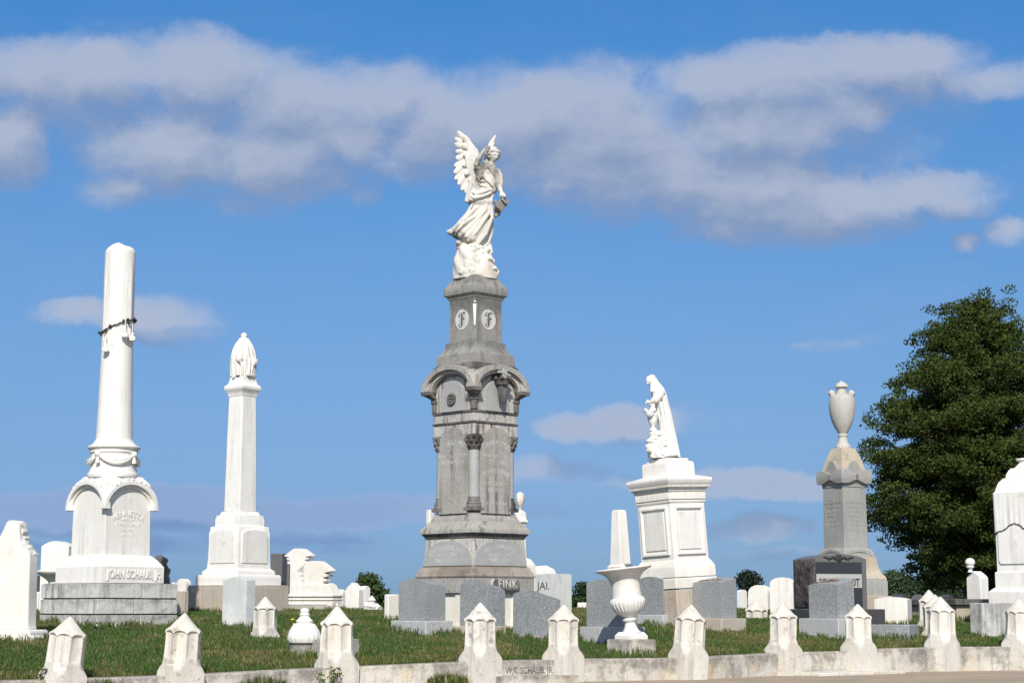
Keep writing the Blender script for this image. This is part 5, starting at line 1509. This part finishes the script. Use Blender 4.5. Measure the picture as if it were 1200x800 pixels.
# wings made of overlapping feathers
def feather(mb, a, b_, w_, th, yb, curve=0.0):
    a, b_ = Vector(a), Vector(b_); ax = b_ - a; L = ax.length; ax.normalize()
    side = ax.cross(Vector((0, 1, 0))).normalized(); nrm = side.cross(ax)
    N = 14; V = []
    for i in range(N + 1):
        t = i / N
        ww = w_ * (math.sin(min(1, t * 2.6 + .25) * PI / 2)) * (math.sqrt(max(0, 1 - max(0, (t - .72) / .28) ** 2.2)))
        cpt = a + ax * (L * t) + side * (curve * L * t * t) + Vector((0, yb - .02 * t, 0))
        row = []
        for u, hgt in ((-1, 0), (-.5, .7), (-.08, 1.0), (.08, 1.0), (.5, .6), (1, 0)):
            row.append(cpt + side * (u * ww) - nrm * (0) + Vector((0, -th * hgt, 0)))
        for u in (.5, -.5): row.append(cpt + side * (u * ww) + Vector((0, th * .7, 0)))
        V.append(row)
    mb.rings(V)
mb = MB()
tips = [(142, 49), (127, 78), (126, 108), (130, 142), (131, 178), (124, 214), (122, 248), (126, 278), (142, 304), (158, 330), (178, 344)]
for i, tp in enumerate(tips):
    t = i / (len(tips) - 1)
    a0 = (lerp([(0, 196), (.25, 204), (.5, 210), (1, 216)], t), lerp([(0, 112), (.25, 142), (.5, 176), (1, 236)], t))
    feather(mb, P(a0[0], a0[1], 22), P(tp[0], tp[1], 26 + 7 * (i % 2)), (13 if i < 4 else 16) * C.s, .020, .0, .03)
for i in range(6):
    t = i / 5
    a0 = (lerp([(0, 200), (.4, 214), (1, 226)], t), lerp([(0, 108), (.4, 150), (1, 226)], t))
    k2 = i * 1.9 + .8; tp = tips[int(k2)]
    b0 = (a0[0] + (tp[0] - a0[0]) * .56, a0[1] + (tp[1] - a0[1]) * .56 + 2)
    feather(mb, P(a0[0], a0[1], 12), P(b0[0], b0[1], 14 + 5 * (i % 2)), 15 * C.s, .020, -.004)
mb.lump(P(212, 190, 8), (.10, .05, .22), 3, .15, 1.5)
mb.tube([P(148, 52, 24), P(166, 72, 18), P(190, 104, 12), P(212, 136, 8), P(228, 164, 8), P(236, 196, 8)], [.012, .030, .045, .05, .05, .04], 12, flat=.6)
carved('wing', mb, M['statue'], ang, .0065, 1)
mb = MB()
for i, (tp, w_) in enumerate(((( 321, 58), 7), ((317, 78), 6), ((315, 98), 6), ((309, 112), 6), ((300, 122), 6))):
    feather(mb, P(288 + i * .5, 150 + 4 * i, 34), P(tp[0], tp[1], 52 - 3 * i), w_ * C.s, .02, .01 * (i % 2), -.04)
mb.tube([P(280, 160, 24), P(286, 136, 34), P(300, 100, 44), P(316, 66, 50)], [.03, .035, .028, .010], 10, flat=.8)
carved('wing', mb, M['statue'], ang, .0065, 1)
# open book / tablet under the hand
mb = MB()
mb.M = Matrix.Translation(P(350, 404, -34)) @ Matrix.Rotation(R(32), 4, 'Y') @ Matrix.Rotation(R(-28), 4, 'X') @ Matrix.Rotation(R(25), 4, 'Z')
mb.box(-.065, .065, -.03, -.002, -.12, .12); mb.box(-.06, .06, .0, .028, -.115, .11)
obj('book', mb, M['shaded_grimy_statue'], ang, bevel=.008)
mb = MB()
for k in range(9): mb.lump(P(322 + 4.6 * (k % 4), 392 + 8 * k, -26), (.028, .03, .03), k, .4, 2)
for k in range(5): mb.lump(P(352 + 5 * k, 384 + 5 * k, -50), (.02, .022, .02), k + 20, .4, 2)
carved('hanging_drapery', mb, M['shaded_grimy_statue'], ang, .01, 1)
# rock
mb = MB()
loft(mb, C, [(150, 588, 272, 596, 40, 2, .05), (140, 612, 284, 612, 54, 0, .10), (136, 640, 296, 640, 62, 0, .12), (132, 668, 312, 664, 68, 0, .12), (128, 700, 322, 700, 72, 0, .08), (126, 735, 328, 735, 74, 0, .05), (125, 752, 330, 752, 74, 0, .0)], lambda th, t: math.sin(3 * th + 7 * t) * .6 + math.sin(7 * th - 9 * t) * .5, 80, 50)
for k in range(34):
    a_ = hr.random() * 2 * PI; t = hr.random()
    xx = 228 + math.cos(a_) * (62 + 30 * t); yy_ = 600 + 130 * t
    mb.lump(P(xx, yy_, -abs(math.sin(a_)) * (44 + 24 * t)), (.05 + .04 * hr.random(), .04, .035 + .03 * hr.random()), k, .5, 1.8)
mb.lump(P(292, 662, -50), (.06, .05, .05), 4, .5, 2); mb.lump(P(156, 594, -6), (.06, .06, .09), 9, .3, 2)
carved('rock_base', mb, M['statue'], ang, .011, 1)

# ---------------------------------------------------------------- the mourning woman
C = Crop(740, 430, 5.714, 25.6, 225, 612)
P = C.p
wo = C.root('mourning_statue', 'white statue of a veiled mourning woman bent over an urn on the leaning pedestal', 'statue')
wo.rotation_euler = (0, R(-1.2), wo.rotation_euler.z)
# stand on the leaning pedestal
mb = MB()
def fold_v(th, t): return (.6 * math.sin(9 * th + .6 * math.sin(4 * t)) + .5 * math.sin(15 * th + 1.5 * t + 1) + .4 * math.sin(5 * th - t))
loft(mb, C, [(146, 49, 162, 47, 6, 4, 0), (130, 58, 174, 58, 22, 2, .01), (124, 76, 186, 74, 32, 0, .02), (128, 100, 200, 96, 36, 0, .03), (138, 124, 216, 118, 40, 0, .03), (146, 150, 234, 142, 50, 2, .03),
  (150, 185, 248, 178, 56, 4, .04), (160, 225, 257, 218, 58, 4, .05), (176, 275, 268, 270, 58, 4, .055), (184, 330, 280, 325, 60, 4, .06), (190, 390, 290, 385, 64, 4, .07), (192, 450, 302, 445, 68, 4, .08), (186, 520, 314, 515, 74, 4, .09), (170, 575, 322, 568, 80, 4, .10), (158, 608, 326, 606, 84, 4, .10)], fold_v, 150, 90)
rot, hs_ = head(mb, C, 138, 92, -8, 27, -50, 32, 0)
mb.tube([P(150, 60, -26), P(128, 74, -24), P(122, 92, -22)], [.02, .026, .018], 8)     # veil edge over the brow
mb.tube([P(168, 56, -28), P(160, 92, -36), P(152, 130, -34), P(150, 170, -40)], [.02, .024, .024, .02], 8)
# arm, sleeve, hand on the urn
mb.tube([P(212, 165, -40), P(196, 200, -56), P(172, 226, -58), P(150, 236, -52)], [.07, .075, .06, .04], 14)
mb.tube([P(155, 236, -52), P(136, 236, -46), P(122, 238, -40)], [.034, .026, .022], 12)
for k in range(4): mb.tube([P(122, 232 + 4 * k, -42 + 3 * k), P(112, 236 + 4 * k, -40 + 3 * k), P(106, 242 + 4 * k, -38 + 3 * k)], [.012, .011, .008], 7)
mb.tube([P(128, 230, -42), P(122, 224, -44), P(114, 226, -44)], [.012, .011, .008], 7)
mb.tube([P(160, 250, -50), P(150, 300, -60), P(176, 330, -62)], [.03, .03, .02], 8)
for a_ in ((200, 200, 262, 600), (222, 190, 285, 600), (238, 200, 306, 600), (205, 330, 236, 604)):
    mb.tube([P(a_[0], a_[1], -56), P((a_[0] + a_[2]) / 2 - 4, (a_[1] + a_[3]) / 2, -66), P(a_[2], a_[3], -78)], [.012, .024, .03], 8)
carved('figure', mb, M['statue'] if 0 else M['marble'], wo, .0065, 1)
mb = MB()
cx, s_ = 152, C.s
mb.stack([(26 * s_, P(0, 428).z), (26 * s_, P(0, 420).z), (20 * s_, P(0, 414).z), (11 * s_, P(0, 404).z), (12 * s_, P(0, 398).z), (20 * s_, P(0, 388).z), (30 * s_, P(0, 366).z), (36 * s_, P(0, 340).z), (37 * s_, P(0, 318).z), (33 * s_, P(0, 298).z), (20 * s_, P(0, 286).z), (15 * s_, P(0, 276).z), (18 * s_, P(0, 262).z), (26 * s_, P(0, 256).z), (20 * s_, P(0, 250).z), (6 * s_, P(0, 244).z)], 32, P(cx, 0).x, P(0, 0, -34).y)
ur = obj('urn', mb, M['marble'], wo)
mb = MB()
for k in range(13):
    t = k / 12; mb.lump(P(104 + 62 * t, 310 - 18 * math.cos(t * PI * 2) , -64 - 10 * math.sin(t * PI)), (.032, .032, .032), k, .5, 2.2, n=10, m=8)
carved('flower_garland', mb, M['veined'], ur, .008, 0)
mb = MB()
loft(mb, C, [(128, 430, 215, 430, 50, -20, .04), (122, 460, 230, 458, 62, -20, .12), (120, 500, 236, 500, 70, -18, .12), (116, 550, 240, 548, 76, -16, .12), (112, 600, 246, 600, 80, -14, .1), (112, 612, 246, 612, 80, -14, 0)], lambda th, t: math.sin(3 * th + 9 * t) * .5 + math.sin(8 * th - 14 * t) * .6, 70, 40)
for k in range(40):
    mb.lump(P(118 + 112 * hr.random(), 440 + 160 * hr.random(), -62 - 20 * hr.random()), (.05, .035, .035), k, .5, 2)
carved('rock_base', mb, M['marble'], wo, .010, 1)
# lean with the pedestal
bx_, by_, bz_ = MP.root.location
Lm = Matrix.Translation(MP.root.location) @ Matrix.Rotation(R(-.8), 4, 'Y') @ Matrix.Translation(-MP.root.location)
bpy.context.view_layer.update()
# ================================================================ grass
def quickmesh(name, verts, faces_n, loops, mat, cols=None, parent=None, smooth=False):
    me = bpy.data.meshes.new(name)
    nv = len(verts); nf = len(faces_n)
    me.vertices.add(nv); me.vertices.foreach_set('co', verts.astype(np.float32).ravel())
    me.loops.add(len(loops)); me.loops.foreach_set('vertex_index', loops.astype(np.int32))
    me.polygons.add(nf)
    st = np.concatenate([[0], np.cumsum(faces_n)[:-1]]).astype(np.int32)
    me.polygons.foreach_set('loop_start', st); me.polygons.foreach_set('loop_total', faces_n.astype(np.int32))
    me.update(calc_edges=True)
    if cols is not None:
        at = me.color_attributes.new('tone', 'FLOAT_COLOR', 'POINT')
        c4 = np.ones((nv, 4), np.float32); c4[:, :3] = cols; at.data.foreach_set('color', c4.ravel())
    me.materials.append(mat)
    o = bpy.data.objects.new(name, me); COL.objects.link(o)
    if parent: o.parent = parent
    return o

def leafmat(name, trans=.35, rough=.55, spec=.25):
    m, nt, b = newmat(name); g = NT(nt)
    at = g.n('ShaderNodeAttribute'); at.attribute_name = 'tone'
    g.l(at.outputs['Color'], b.inputs['Base Color']); b.inputs['Roughness'].default_value = rough
    b.inputs['Specular IOR Level'].default_value = spec
    tr = g.n('ShaderNodeBsdfTranslucent'); g.l(g.mix(1.0, at.outputs['Color'], (1.0, 1.15, .55), 'MULTIPLY'), tr.inputs[0])
    mx = g.n('ShaderNodeMixShader'); mx.inputs[0].default_value = trans
    out = [n for n in nt.nodes if n.type == 'OUTPUT_MATERIAL'][0]
    g.l(b.outputs[0], mx.inputs[1]); g.l(tr.outputs[0], mx.inputs[2]); g.l(mx.outputs[0], out.inputs[0])
    return m
M['blade'] = leafmat('grass_blade', .30)
M['leaf'] = leafmat('leaf', .20, .6, .12)
M['bark'] = stone('bark', (.10, .08, .06), (.06, .05, .04), spots=.5, streak=.5, grain=.2, bump=2.0)

gzv = np.vectorize(gz)
def vnoise(x, y, f, seed):
    return np.array([noise.noise(Vector((a * f, b_ * f, seed))) for a, b_ in zip(x, y)])
def blades(name, xs, ys, zs, hs, wd, base, rg, lean=.5):
    n = len(xs)
    az = rg.uniform(0, 2 * np.pi, n); la = rg.uniform(0, 2 * np.pi, n); lm = rg.uniform(.1, 1, n) * lean * hs
    dx, dy = np.cos(az) * wd, np.sin(az) * wd
    lx, ly = np.cos(la) * lm, np.sin(la) * lm
    V = np.zeros((n, 5, 3))
    V[:, 0] = np.stack([xs - dx, ys - dy, zs - .015], 1); V[:, 1] = np.stack([xs + dx, ys + dy, zs - .015], 1)
    V[:, 2] = np.stack([xs + dx * .8 + lx * .35, ys + dy * .8 + ly * .35, zs + hs * .58], 1)
    V[:, 3] = np.stack([xs - dx * .8 + lx * .35, ys - dy * .8 + ly * .35, zs + hs * .58], 1)
    V[:, 4] = np.stack([xs + lx, ys + ly, zs + hs * (1 - .25 * lm / hs)], 1)
    off = (np.arange(n) * 5)[:, None]
    L = np.concatenate([off + np.array([[0, 1, 2, 3]]), off + np.array([[3, 2, 4]])], 1).ravel()
    fn = np.tile([4, 3], n)
    cols = np.repeat(base[:, None, :], 5, 1).reshape(-1, 3)
    return V.reshape(-1, 3), fn, L, cols

rg = np.random.default_rng(11)
N = 620000
X = rg.uniform(-9.5, 11.5, N)
D = rg.beta(1.15, 1.9, N) * 17 + .12
Yc_ = np.interp(X, [a[0] for a in TY], [a[1] for a in TY]); Zc_ = np.interp(X, [a[0] for a in TZ], [a[1] for a in TZ])
Y = Yc_ + D
keep = np.abs(X) < Y * .30 + .3
X, Y, D, Yc_, Zc_ = X[keep], Y[keep], D[keep], Yc_[keep], Zc_[keep]
# terrain height, vectorised
S_ = np.interp(D, [a[0] for a in TS], [a[1] for a in TS])
Z = (Zc_ - .01) + (.785 - (Zc_ - .01)) * S_
fx_, fy_ = (X * 1.0), (Y * 1.0)
cell = {}
nz = np.empty(len(X)); n2 = np.empty(len(X)); n3 = np.empty(len(X))
# coarse noise fields sampled on a grid, then looked up
gx, gy = np.arange(-12, 14, .12), np.arange(14, 46, .12)
def field(f, seed):
    A = np.array([[noise.noise(Vector((a * f, b_ * f, seed))) for b_ in gy] for a in gx])
    ix = np.clip(((X - gx[0]) / .12).astype(int), 0, len(gx) - 1); iy = np.clip(((Y - gy[0]) / .12).astype(int), 0, len(gy) - 1)
    return A[ix, iy]
nz = field(1.3, 3.0); n2 = field(4.0, 8.0); n3 = field(.5, 1.0)
Z = Z + .012 * field(.8, 0.0) * np.minimum(1, D / 1.5)
H = (.045 + .030 * nz + .035 * rg.random(len(X)) + .02 * n2) * (1 + .35 * (rg.random(len(X)) > .93))
H = np.clip(H * .68, .016, .12)
# thin it: keep denser in clumps
kp = rg.random(len(X)) < np.clip(.80 + .7 * n2, .25, 1)
X, Y, Z, H, nz, n2, n3 = [a[kp] for a in (X, Y, Z, H, nz, n2, n3)]
r1 = rg.random(len(X)); r2 = rg.random(len(X))
base = np.stack([.058 + .034 * r1, .112 + .050 * r1, .027 + .013 * r2], 1)
yel = (n3 * 1.3 + n2 * .7 + .55 * (r2 - .5)) > .20
base[yel] = np.stack([.095 + .045 * r1[yel], .125 + .04 * r1[yel], .04 + .01 * r2[yel]], 1)
dry = rg.random(len(X)) < .07 + .30 * (n3 > .12) * (nz < .05) + .25 * (n2 > .33)
base[dry] = np.stack([.24 + .08 * r1[dry], .20 + .06 * r1[dry], .10 + .03 * r2[dry]], 1)
wd = rg.uniform(.0025, .0055, len(X)) * (1 + .6 * (Y > 24))
parts = [blades('g', X, Y, Z, H, wd, base, rg, .75)]
# taller tufts left by the mower round every stone and along the curb
TX, TYY, TZZ, TH, TB = [], [], [], [], []
bpy.context.view_layer.update()
roots = [o for o in SC.objects if o.parent is None and o.get('category') in ('headstone', 'monument', 'urn', 'grave marker', 'tomb') and o.location.y < 33]
for o in roots:
    pts = []
    for ch in o.children_recursive:
        if ch.type == 'MESH':
            for c in ch.bound_box:
                wv = ch.matrix_world @ Vector(c)
                if (ch.matrix_world @ Vector(ch.bound_box[0])).z < gz(o.location.x, o.location.y) + .06: pts.append(wv)
    if len(pts) < 4: continue
    # footprint in the root's own frame
    inv = o.matrix_world.inverted(); lp = [inv @ p for p in pts]
    x0, x1 = min(p.x for p in lp), max(p.x for p in lp); y0, y1 = min(p.y for p in lp), max(p.y for p in lp)
    per = 2 * (x1 - x0 + y1 - y0)
    for k in range(int(per * 190)):
        u = rnd.random() * per
        ov = abs(rnd.gauss(0, .025)) + .004
        if u < (x1 - x0): q = (x0 + u, y0 - ov)
        elif u < 2 * (x1 - x0): q = (x0 + u - (x1 - x0), y1 + ov)
        elif u < 2 * (x1 - x0) + (y1 - y0): q = (x0 - ov, y0 + u - 2 * (x1 - x0))
        else: q = (x1 + ov, y0 + u - 2 * (x1 - x0) - (y1 - y0))
        wq = o.matrix_world @ Vector((q[0], q[1], 0))
        if wq.y - yc(wq.x) < .14: continue
        clump = noise.noise(Vector((wq.x * 5, wq.y * 5, 4)))
        if clump < -.15: continue
        TX.append(wq.x); TYY.append(wq.y); TZZ.append(gz(wq.x, wq.y)); TH.append(.05 + .08 * max(0, clump + .15) + .05 * rnd.random())
        a_ = rnd.random(); TB.append((.06 + .06 * a_, .105 + .055 * a_, .022 + .012 * a_) if rnd.random() > .12 else (.24, .21, .10))
for k in range(5200):
    x = rnd.uniform(-7.6, 8.6)
    cl = noise.noise(Vector((x * 3, 2, 4)))
    if cl < -.1: continue
    y = yc(x) + .13 + abs(rnd.gauss(0, .03)); TX.append(x); TYY.append(y); TZZ.append(gz(x, y) - .01); TH.append(.03 + .05 * max(0, cl) + .03 * rnd.random())
    a_ = rnd.random(); TB.append((.06 + .06 * a_, .10 + .05 * a_, .022 + .01 * a_))
# weeds outside the curb on the left, at its foot
for k in range(2600):
    x = rnd.uniform(-5.2, .1); cl = noise.noise(Vector((x * 2.2, 7, 4)))
    if cl < .02: continue
    y = yc(x) - .12 - abs(rnd.gauss(0, .05)); TX.append(x); TYY.append(y); TZZ.append(0.0); TH.append(.05 + .12 * max(0, cl) + .05 * rnd.random())
    a_ = rnd.random(); TB.append((.07 + .06 * a_, .10 + .05 * a_, .022 + .01 * a_))
parts.append(blades('t', np.array(TX), np.array(TYY), np.array(TZZ), np.array(TH), rg.uniform(.0028, .006, len(TX)), np.array(TB), rg, .6))
vo = 0; VV, FN, LL, CC = [], [], [], []
for v, fn, l, c in parts:
    VV.append(v); FN.append(fn); LL.append(l + vo); CC.append(c); vo += len(v)
go = quickmesh('grass', np.concatenate(VV), np.concatenate(FN), np.concatenate(LL), M['blade'], np.concatenate(CC))
tag(go, 'uneven green grass with straw patches between the graves', kind='stuff')

# ================================================================ trees
def leaves(name, centers, radii, per, size, rg, parent, tone, flat=.6, mat=None):
    """clumps of small leaf quads; centers (n,3), radii (n,)"""
    C_, S__ = [], []
    for c, r_ in zip(centers, radii):
        k = max(6, int(per * (r_ / np.mean(radii)) ** 2))
        v = rg.normal(0, 1, (k, 3)); v /= np.linalg.norm(v, axis=1)[:, None]
        rad = rg.random(k) ** .42
        p = v * rad[:, None] * r_; p[:, 2] *= flat
        C_.append(c + p); S__.append(rg.uniform(.65, 1.25, k) * size)
    P_ = np.concatenate(C_); s_ = np.concatenate(S__); n = len(P_)
    a = rg.normal(0, 1, (n, 3)); a /= np.linalg.norm(a, axis=1)[:, None]
    b_ = np.cross(a, rg.normal(0, 1, (n, 3))); b_ /= np.linalg.norm(b_, axis=1)[:, None]
    V = np.zeros((n, 4, 3))
    V[:, 0] = P_ - a * s_[:, None]; V[:, 1] = P_ + b_ * (s_ * .55)[:, None]; V[:, 2] = P_ + a * s_[:, None]; V[:, 3] = P_ - b_ * (s_ * .55)[:, None]
    t = rg.uniform(.7, 1.35, n)[:, None] * np.array(tone)[None, :]
    yl = rg.random(n) < .10; t[yl] *= np.array([1.7, 1.35, 1.0])
    cols = np.repeat(t[:, None, :], 4, 1).reshape(-1, 3)
    return quickmesh(name, V.reshape(-1, 3), np.full(n, 4), np.arange(n * 4), mat or M['leaf'], cols, parent)

def tree(name, px, py0, Y, prof, label, group=None, clumps=400, per=120, leaf=.06, tone=(.045, .075, .02), trunk_w=.5, cl=.9, seed=1, trunk_top=.5, flat=.55, lobes=.2, squash=1.0, lowfrac=0.0):
    """prof: list of (photo row, half-width in photo px, centre px)"""
    rg = np.random.default_rng(seed)
    z0 = min(zp(py0, Y), gz(xp(px, 700, Y), Y)) - .3
    root = empty(name, (xp(px, 700, Y), Y, z0)); tag(root, label, 'tree', group)
    rows = [(zp(r_, Y) - z0, w_ * sp(r_, Y), (xp(c_, r_, Y) - root.location.x)) for r_, w_, c_ in prof]
    rows.sort()
    zs = [r_[0] for r_ in rows]; ws = [r_[1] for r_ in rows]; cs = [r_[2] for r_ in rows]
    cen, rad = [], []
    H0, H1 = zs[0], zs[-1]
    while len(cen) < clumps:
        zz = rg.uniform(H0, H1); w_ = np.interp(zz, zs, ws); cx = np.interp(zz, zs, cs)
        if rg.random() > w_ / max(ws) + .12: continue
        a_ = rg.uniform(0, 2 * np.pi)
        lob = 1 + lobes * noise.noise(Vector((math.cos(a_) * 1.4, math.sin(a_) * 1.4, zz * .55 + seed))) + .10 * noise.noise(Vector((math.cos(a_) * 4, math.sin(a_) * 4, zz * 1.7 + seed)))
        rr = w_ * lob * rg.uniform(.25, 1.0) ** .5
        r_ = cl * rg.uniform(.55, 1.15) * (.55 + .45 * min(1, w_ / (max(ws) * .5)))
        rr = max(0, rr - r_ * .5)
        cen.append((cx + rr * math.cos(a_), rr * math.sin(a_) * squash, zz)); rad.append(r_)
    cen = np.array(cen); rad = np.array(rad)
    leaves('crown', cen, rad, per, leaf, rg, root, tone, flat)
    mb = MB(); tt = H0 + (H1 - H0) * trunk_top
    nseg = 9
    base = [Vector((.10 * math.sin(k * .9 + seed), .08 * math.cos(k * 1.3), (tt + .0) * k / nseg)) for k in range(nseg + 1)]
    mb.tube(base, [trunk_w * (1.25 if k == 0 else 1 - .72 * k / nseg) for k in range(nseg + 1)], 12)
    idx = rg.choice(len(cen), size=min(60, len(cen)), replace=False)
    for i in idx:
        c = Vector(cen[i]); k0 = min(nseg - 1, max(2, int((c.z * .75) / max(tt, .1) * nseg)))
        p0 = base[k0]; midp = (p0 + c) / 2 + Vector((0, 0, .12 * (c - p0).length))
        mb.tube([p0, midp, c], [trunk_w * .22, trunk_w * .12, trunk_w * .03], 6)
    obj('trunk', mb, M['bark'], root)
    return root

TREES = 'trees and bushes beyond the graves'
def big_tree():
    rg = np.random.default_rng(21); Yt = 62
    prof = [(352, 8), (360, 34), (372, 50), (390, 62), (405, 64), (420, 84), (445, 106), (475, 126), (500, 138), (540, 142), (580, 142), (612, 138), (640, 126), (662, 96), (690, 70)]
    X0 = xp(1154, 700, Yt); z0 = gz(X0, Yt) - .3
    root = empty('broad_tree', (X0, Yt, z0)); tag(root, 'large dense dark green tree filling the right edge', 'tree', TREES)
    rows = sorted((zp(a, Yt) - z0, b_ * sp(a, Yt)) for a, b_ in prof); zs = [a for a, b_ in rows]; ws = [b_ for a, b_ in rows]
    cen, rad, limbs = [], [], []
    # tiers of flat foliage pads carried on limbs
    zz = zs[0] + .5; k = 0
    while zz < zs[-1]:
        w_ = float(np.interp(zz, zs, ws)); n = max(3, int(2 * PI * w_ / 1.75)); ph = rg.uniform(0, 6.28)
        for i in range(n):
            a_ = ph + 2 * PI * i / n + rg.normal(0, .12)
            reach = w_ * rg.uniform(.66, 1.03) * (.93 if rg.random() < .8 else 1.12)
            pr = rg.uniform(.65, 1.15) * (.55 + .45 * min(1, w_ / 3))
            c = Vector((math.cos(a_) * (reach - pr * .52), math.sin(a_) * (reach - pr * .52), zz + rg.normal(0, .20) - .12 * reach * .3))
            limbs.append(c)
            # drop a few towards the lower left so that sky shows
            for q in range(13):
                u = rg.normal(0, .45, 3); u[2] *= .34
                p = c + Vector(u * pr)
                cen.append(tuple(p)); rad.append(pr * rg.uniform(.26, .46))
            for t in (.35, .6):
                if w_ > 1.6:
                    for q in range(4):
                        u = rg.normal(0, .5, 3); p = Vector((c.x * t, c.y * t, c.z + .25)) + Vector(u * pr); cen.append(tuple(p)); rad.append(pr * rg.uniform(.3, .5))
        zz += rg.uniform(.52, .72)
    cen = np.array(cen); rad = np.array(rad)
    leaves('crown', cen, rad, 78, .056, rg, root, (.050, .072, .017), .62)
    mb = MB(); top = zs[-1] - .8; base = [Vector((.15 * math.sin(k * .9), .1 * math.cos(k * 1.3), top * k / 12)) for k in range(13)]
    mb.tube(base, [.46 * (1.3 if k == 0 else 1 - .85 * k / 12) for k in range(13)], 12)
    for c in limbs:
        kk = max(2, min(11, int((c.z - .22 * math.hypot(c.x, c.y)) / top * 12))); p0 = base[kk]
        m1 = p0.lerp(c, .5) + Vector((0, 0, .10)); m2 = p0.lerp(c, .8) + Vector((0, 0, .05))
        c = m2.lerp(c, .7); mb.tube([p0, m1, m2, c], [.085, .05, .03, .012], 6)
        for q in range(3):
            e_ = c + Vector(np.clip(rg.normal(0, .25, 3), -.4, .4)); mb.tube([m2, (m2 + e_) / 2 + Vector((0, 0, .05)), e_], [.02, .014, .006], 4)
    obj('trunk', mb, M['bark'], root)
big_tree()
tree('round_bush', 436, 716, 52, [(672, 5, 430), (680, 15, 432), (692, 21, 436), (705, 20, 440), (716, 16, 440)], 'airy green bush on the skyline left of the angel monument', TREES, clumps=60, per=42, leaf=.055, tone=(.055, .085, .03), trunk_w=.08, cl=.30, seed=7, lobes=.6)
tree('round_bush', 680, 716, 60, [(686, 6, 684), (692, 10, 682), (700, 14, 680), (714, 14, 680)], 'small green bush showing left of the marker behind the garden urn', TREES, clumps=40, per=60, leaf=.06, tone=(.045, .075, .03), trunk_w=.08, cl=.32, seed=8)
tree('round_bush', 878, 716, 70, [(671, 8, 877), (676, 14, 877), (684, 16, 877), (692, 11, 877), (698, 4, 877)], 'round dark bush on the skyline right of the leaning pedestal', TREES, clumps=50, per=55, leaf=.06, tone=(.030, .045, .035), trunk_w=.10, cl=.34, seed=9)
tree('far_tree', 1053, 712, 110, [(672, 8, 1046), (680, 24, 1052), (690, 32, 1056), (702, 34, 1058), (712, 34, 1058)], 'far green tree behind the grey urn monument base', TREES, clumps=120, per=70, leaf=.09, tone=(.06, .09, .05), trunk_w=.2, cl=.7, seed=10)
tree('far_tree', 1092, 712, 85, [(655, 8, 1100), (665, 16, 1098), (680, 26, 1094), (695, 30, 1092), (708, 30, 1092)], 'dark mid distance tree under the big tree, above the three posts', TREES, clumps=110, per=70, leaf=.075, tone=(.035, .055, .025), trunk_w=.2, cl=.6, seed=11)
tree('far_tree', 1150, 712, 95, [(660, 20, 1150), (680, 50, 1150), (700, 60, 1150), (712, 60, 1150)], 'low dark trees seen beneath the right side of the big tree', TREES, clumps=150, per=70, leaf=.09, tone=(.022, .032, .016), trunk_w=.2, cl=.8, seed=12)

# small growing things
def weed(px, py, Y, h_, label, n=60, tone=(.07, .12, .025), on_ground=True, spread=.08):
    X_ = xp(px, py, Y); z_ = gz(X_, Y) if Y > yc(X_) + .1 else 0.0
    o = empty('leafy_weed', (X_, Y, z_)); tag(o, label, 'plant', 'weeds growing by the stones')
    rg = np.random.default_rng(int(px))
    cen = np.array([(rg.normal(0, spread), rg.normal(0, spread * .5), h_ * rg.uniform(.2, 1)) for _ in range(9)]); rad = np.full(9, spread * .6)
    leaves('foliage', cen, rad, n // 9 * 1.0, .018, rg, o, tone, .9)
    mb = MB()
    for c in cen: mb.tube([(0, 0, -.02), (c[0] * .5, c[1] * .5, c[2] * .5), tuple(c)], [.003, .003, .001], 4)
    obj('stems', mb, M['bark'], o)
weed(385, 792, 18.55, .20, 'leafy weed at the foot of the knobbed marble post', 150)
weed(48, 798, 17.15, .26, 'leafy green weed in front of the leftmost post', 130, spread=.05)
weed(106, 734, 22.3, .13, 'left one of the weeds against the grimy courses', 70)
weed(121, 735, 22.2, .11, 'middle one of the weeds against the grimy courses', 60)
weed(158, 736, 22.3, .13, 'right one of the weeds against the grimy courses', 60)
def dandelion(px, py, Y, h_, label):
    X_ = xp(px, py, Y); z1 = zp(py, Y); z0 = gz(X_, Y)
    o = empty('yellow_flower', (X_, Y, z0)); tag(o, label, 'flower', 'yellow flowers in the grass')
    mb = MB(); mb.ball((0, 0, z1 - z0), (.022, .022, .012), 12, 6); obj('bloom', mb, M['yellow'], o)
    mb = MB(); mb.tube([(0, 0, -.01), (.004, 0, z1 - z0)], [.002, .002], 5); obj('stem', mb, M['bark'], o)
M['yellow'] = plain('yellow_petal', (.75, .50, .03))
dandelion(343, 725.5, 20.6, .1, 'upper yellow flower left of the ribbed urn lid')
dandelion(345, 731, 20.3, .1, 'lower yellow flower left of the ribbed urn lid')
dandelion(1083.5, 716.5, 27.5, .1, 'yellow flower in the grass left of the three posts')
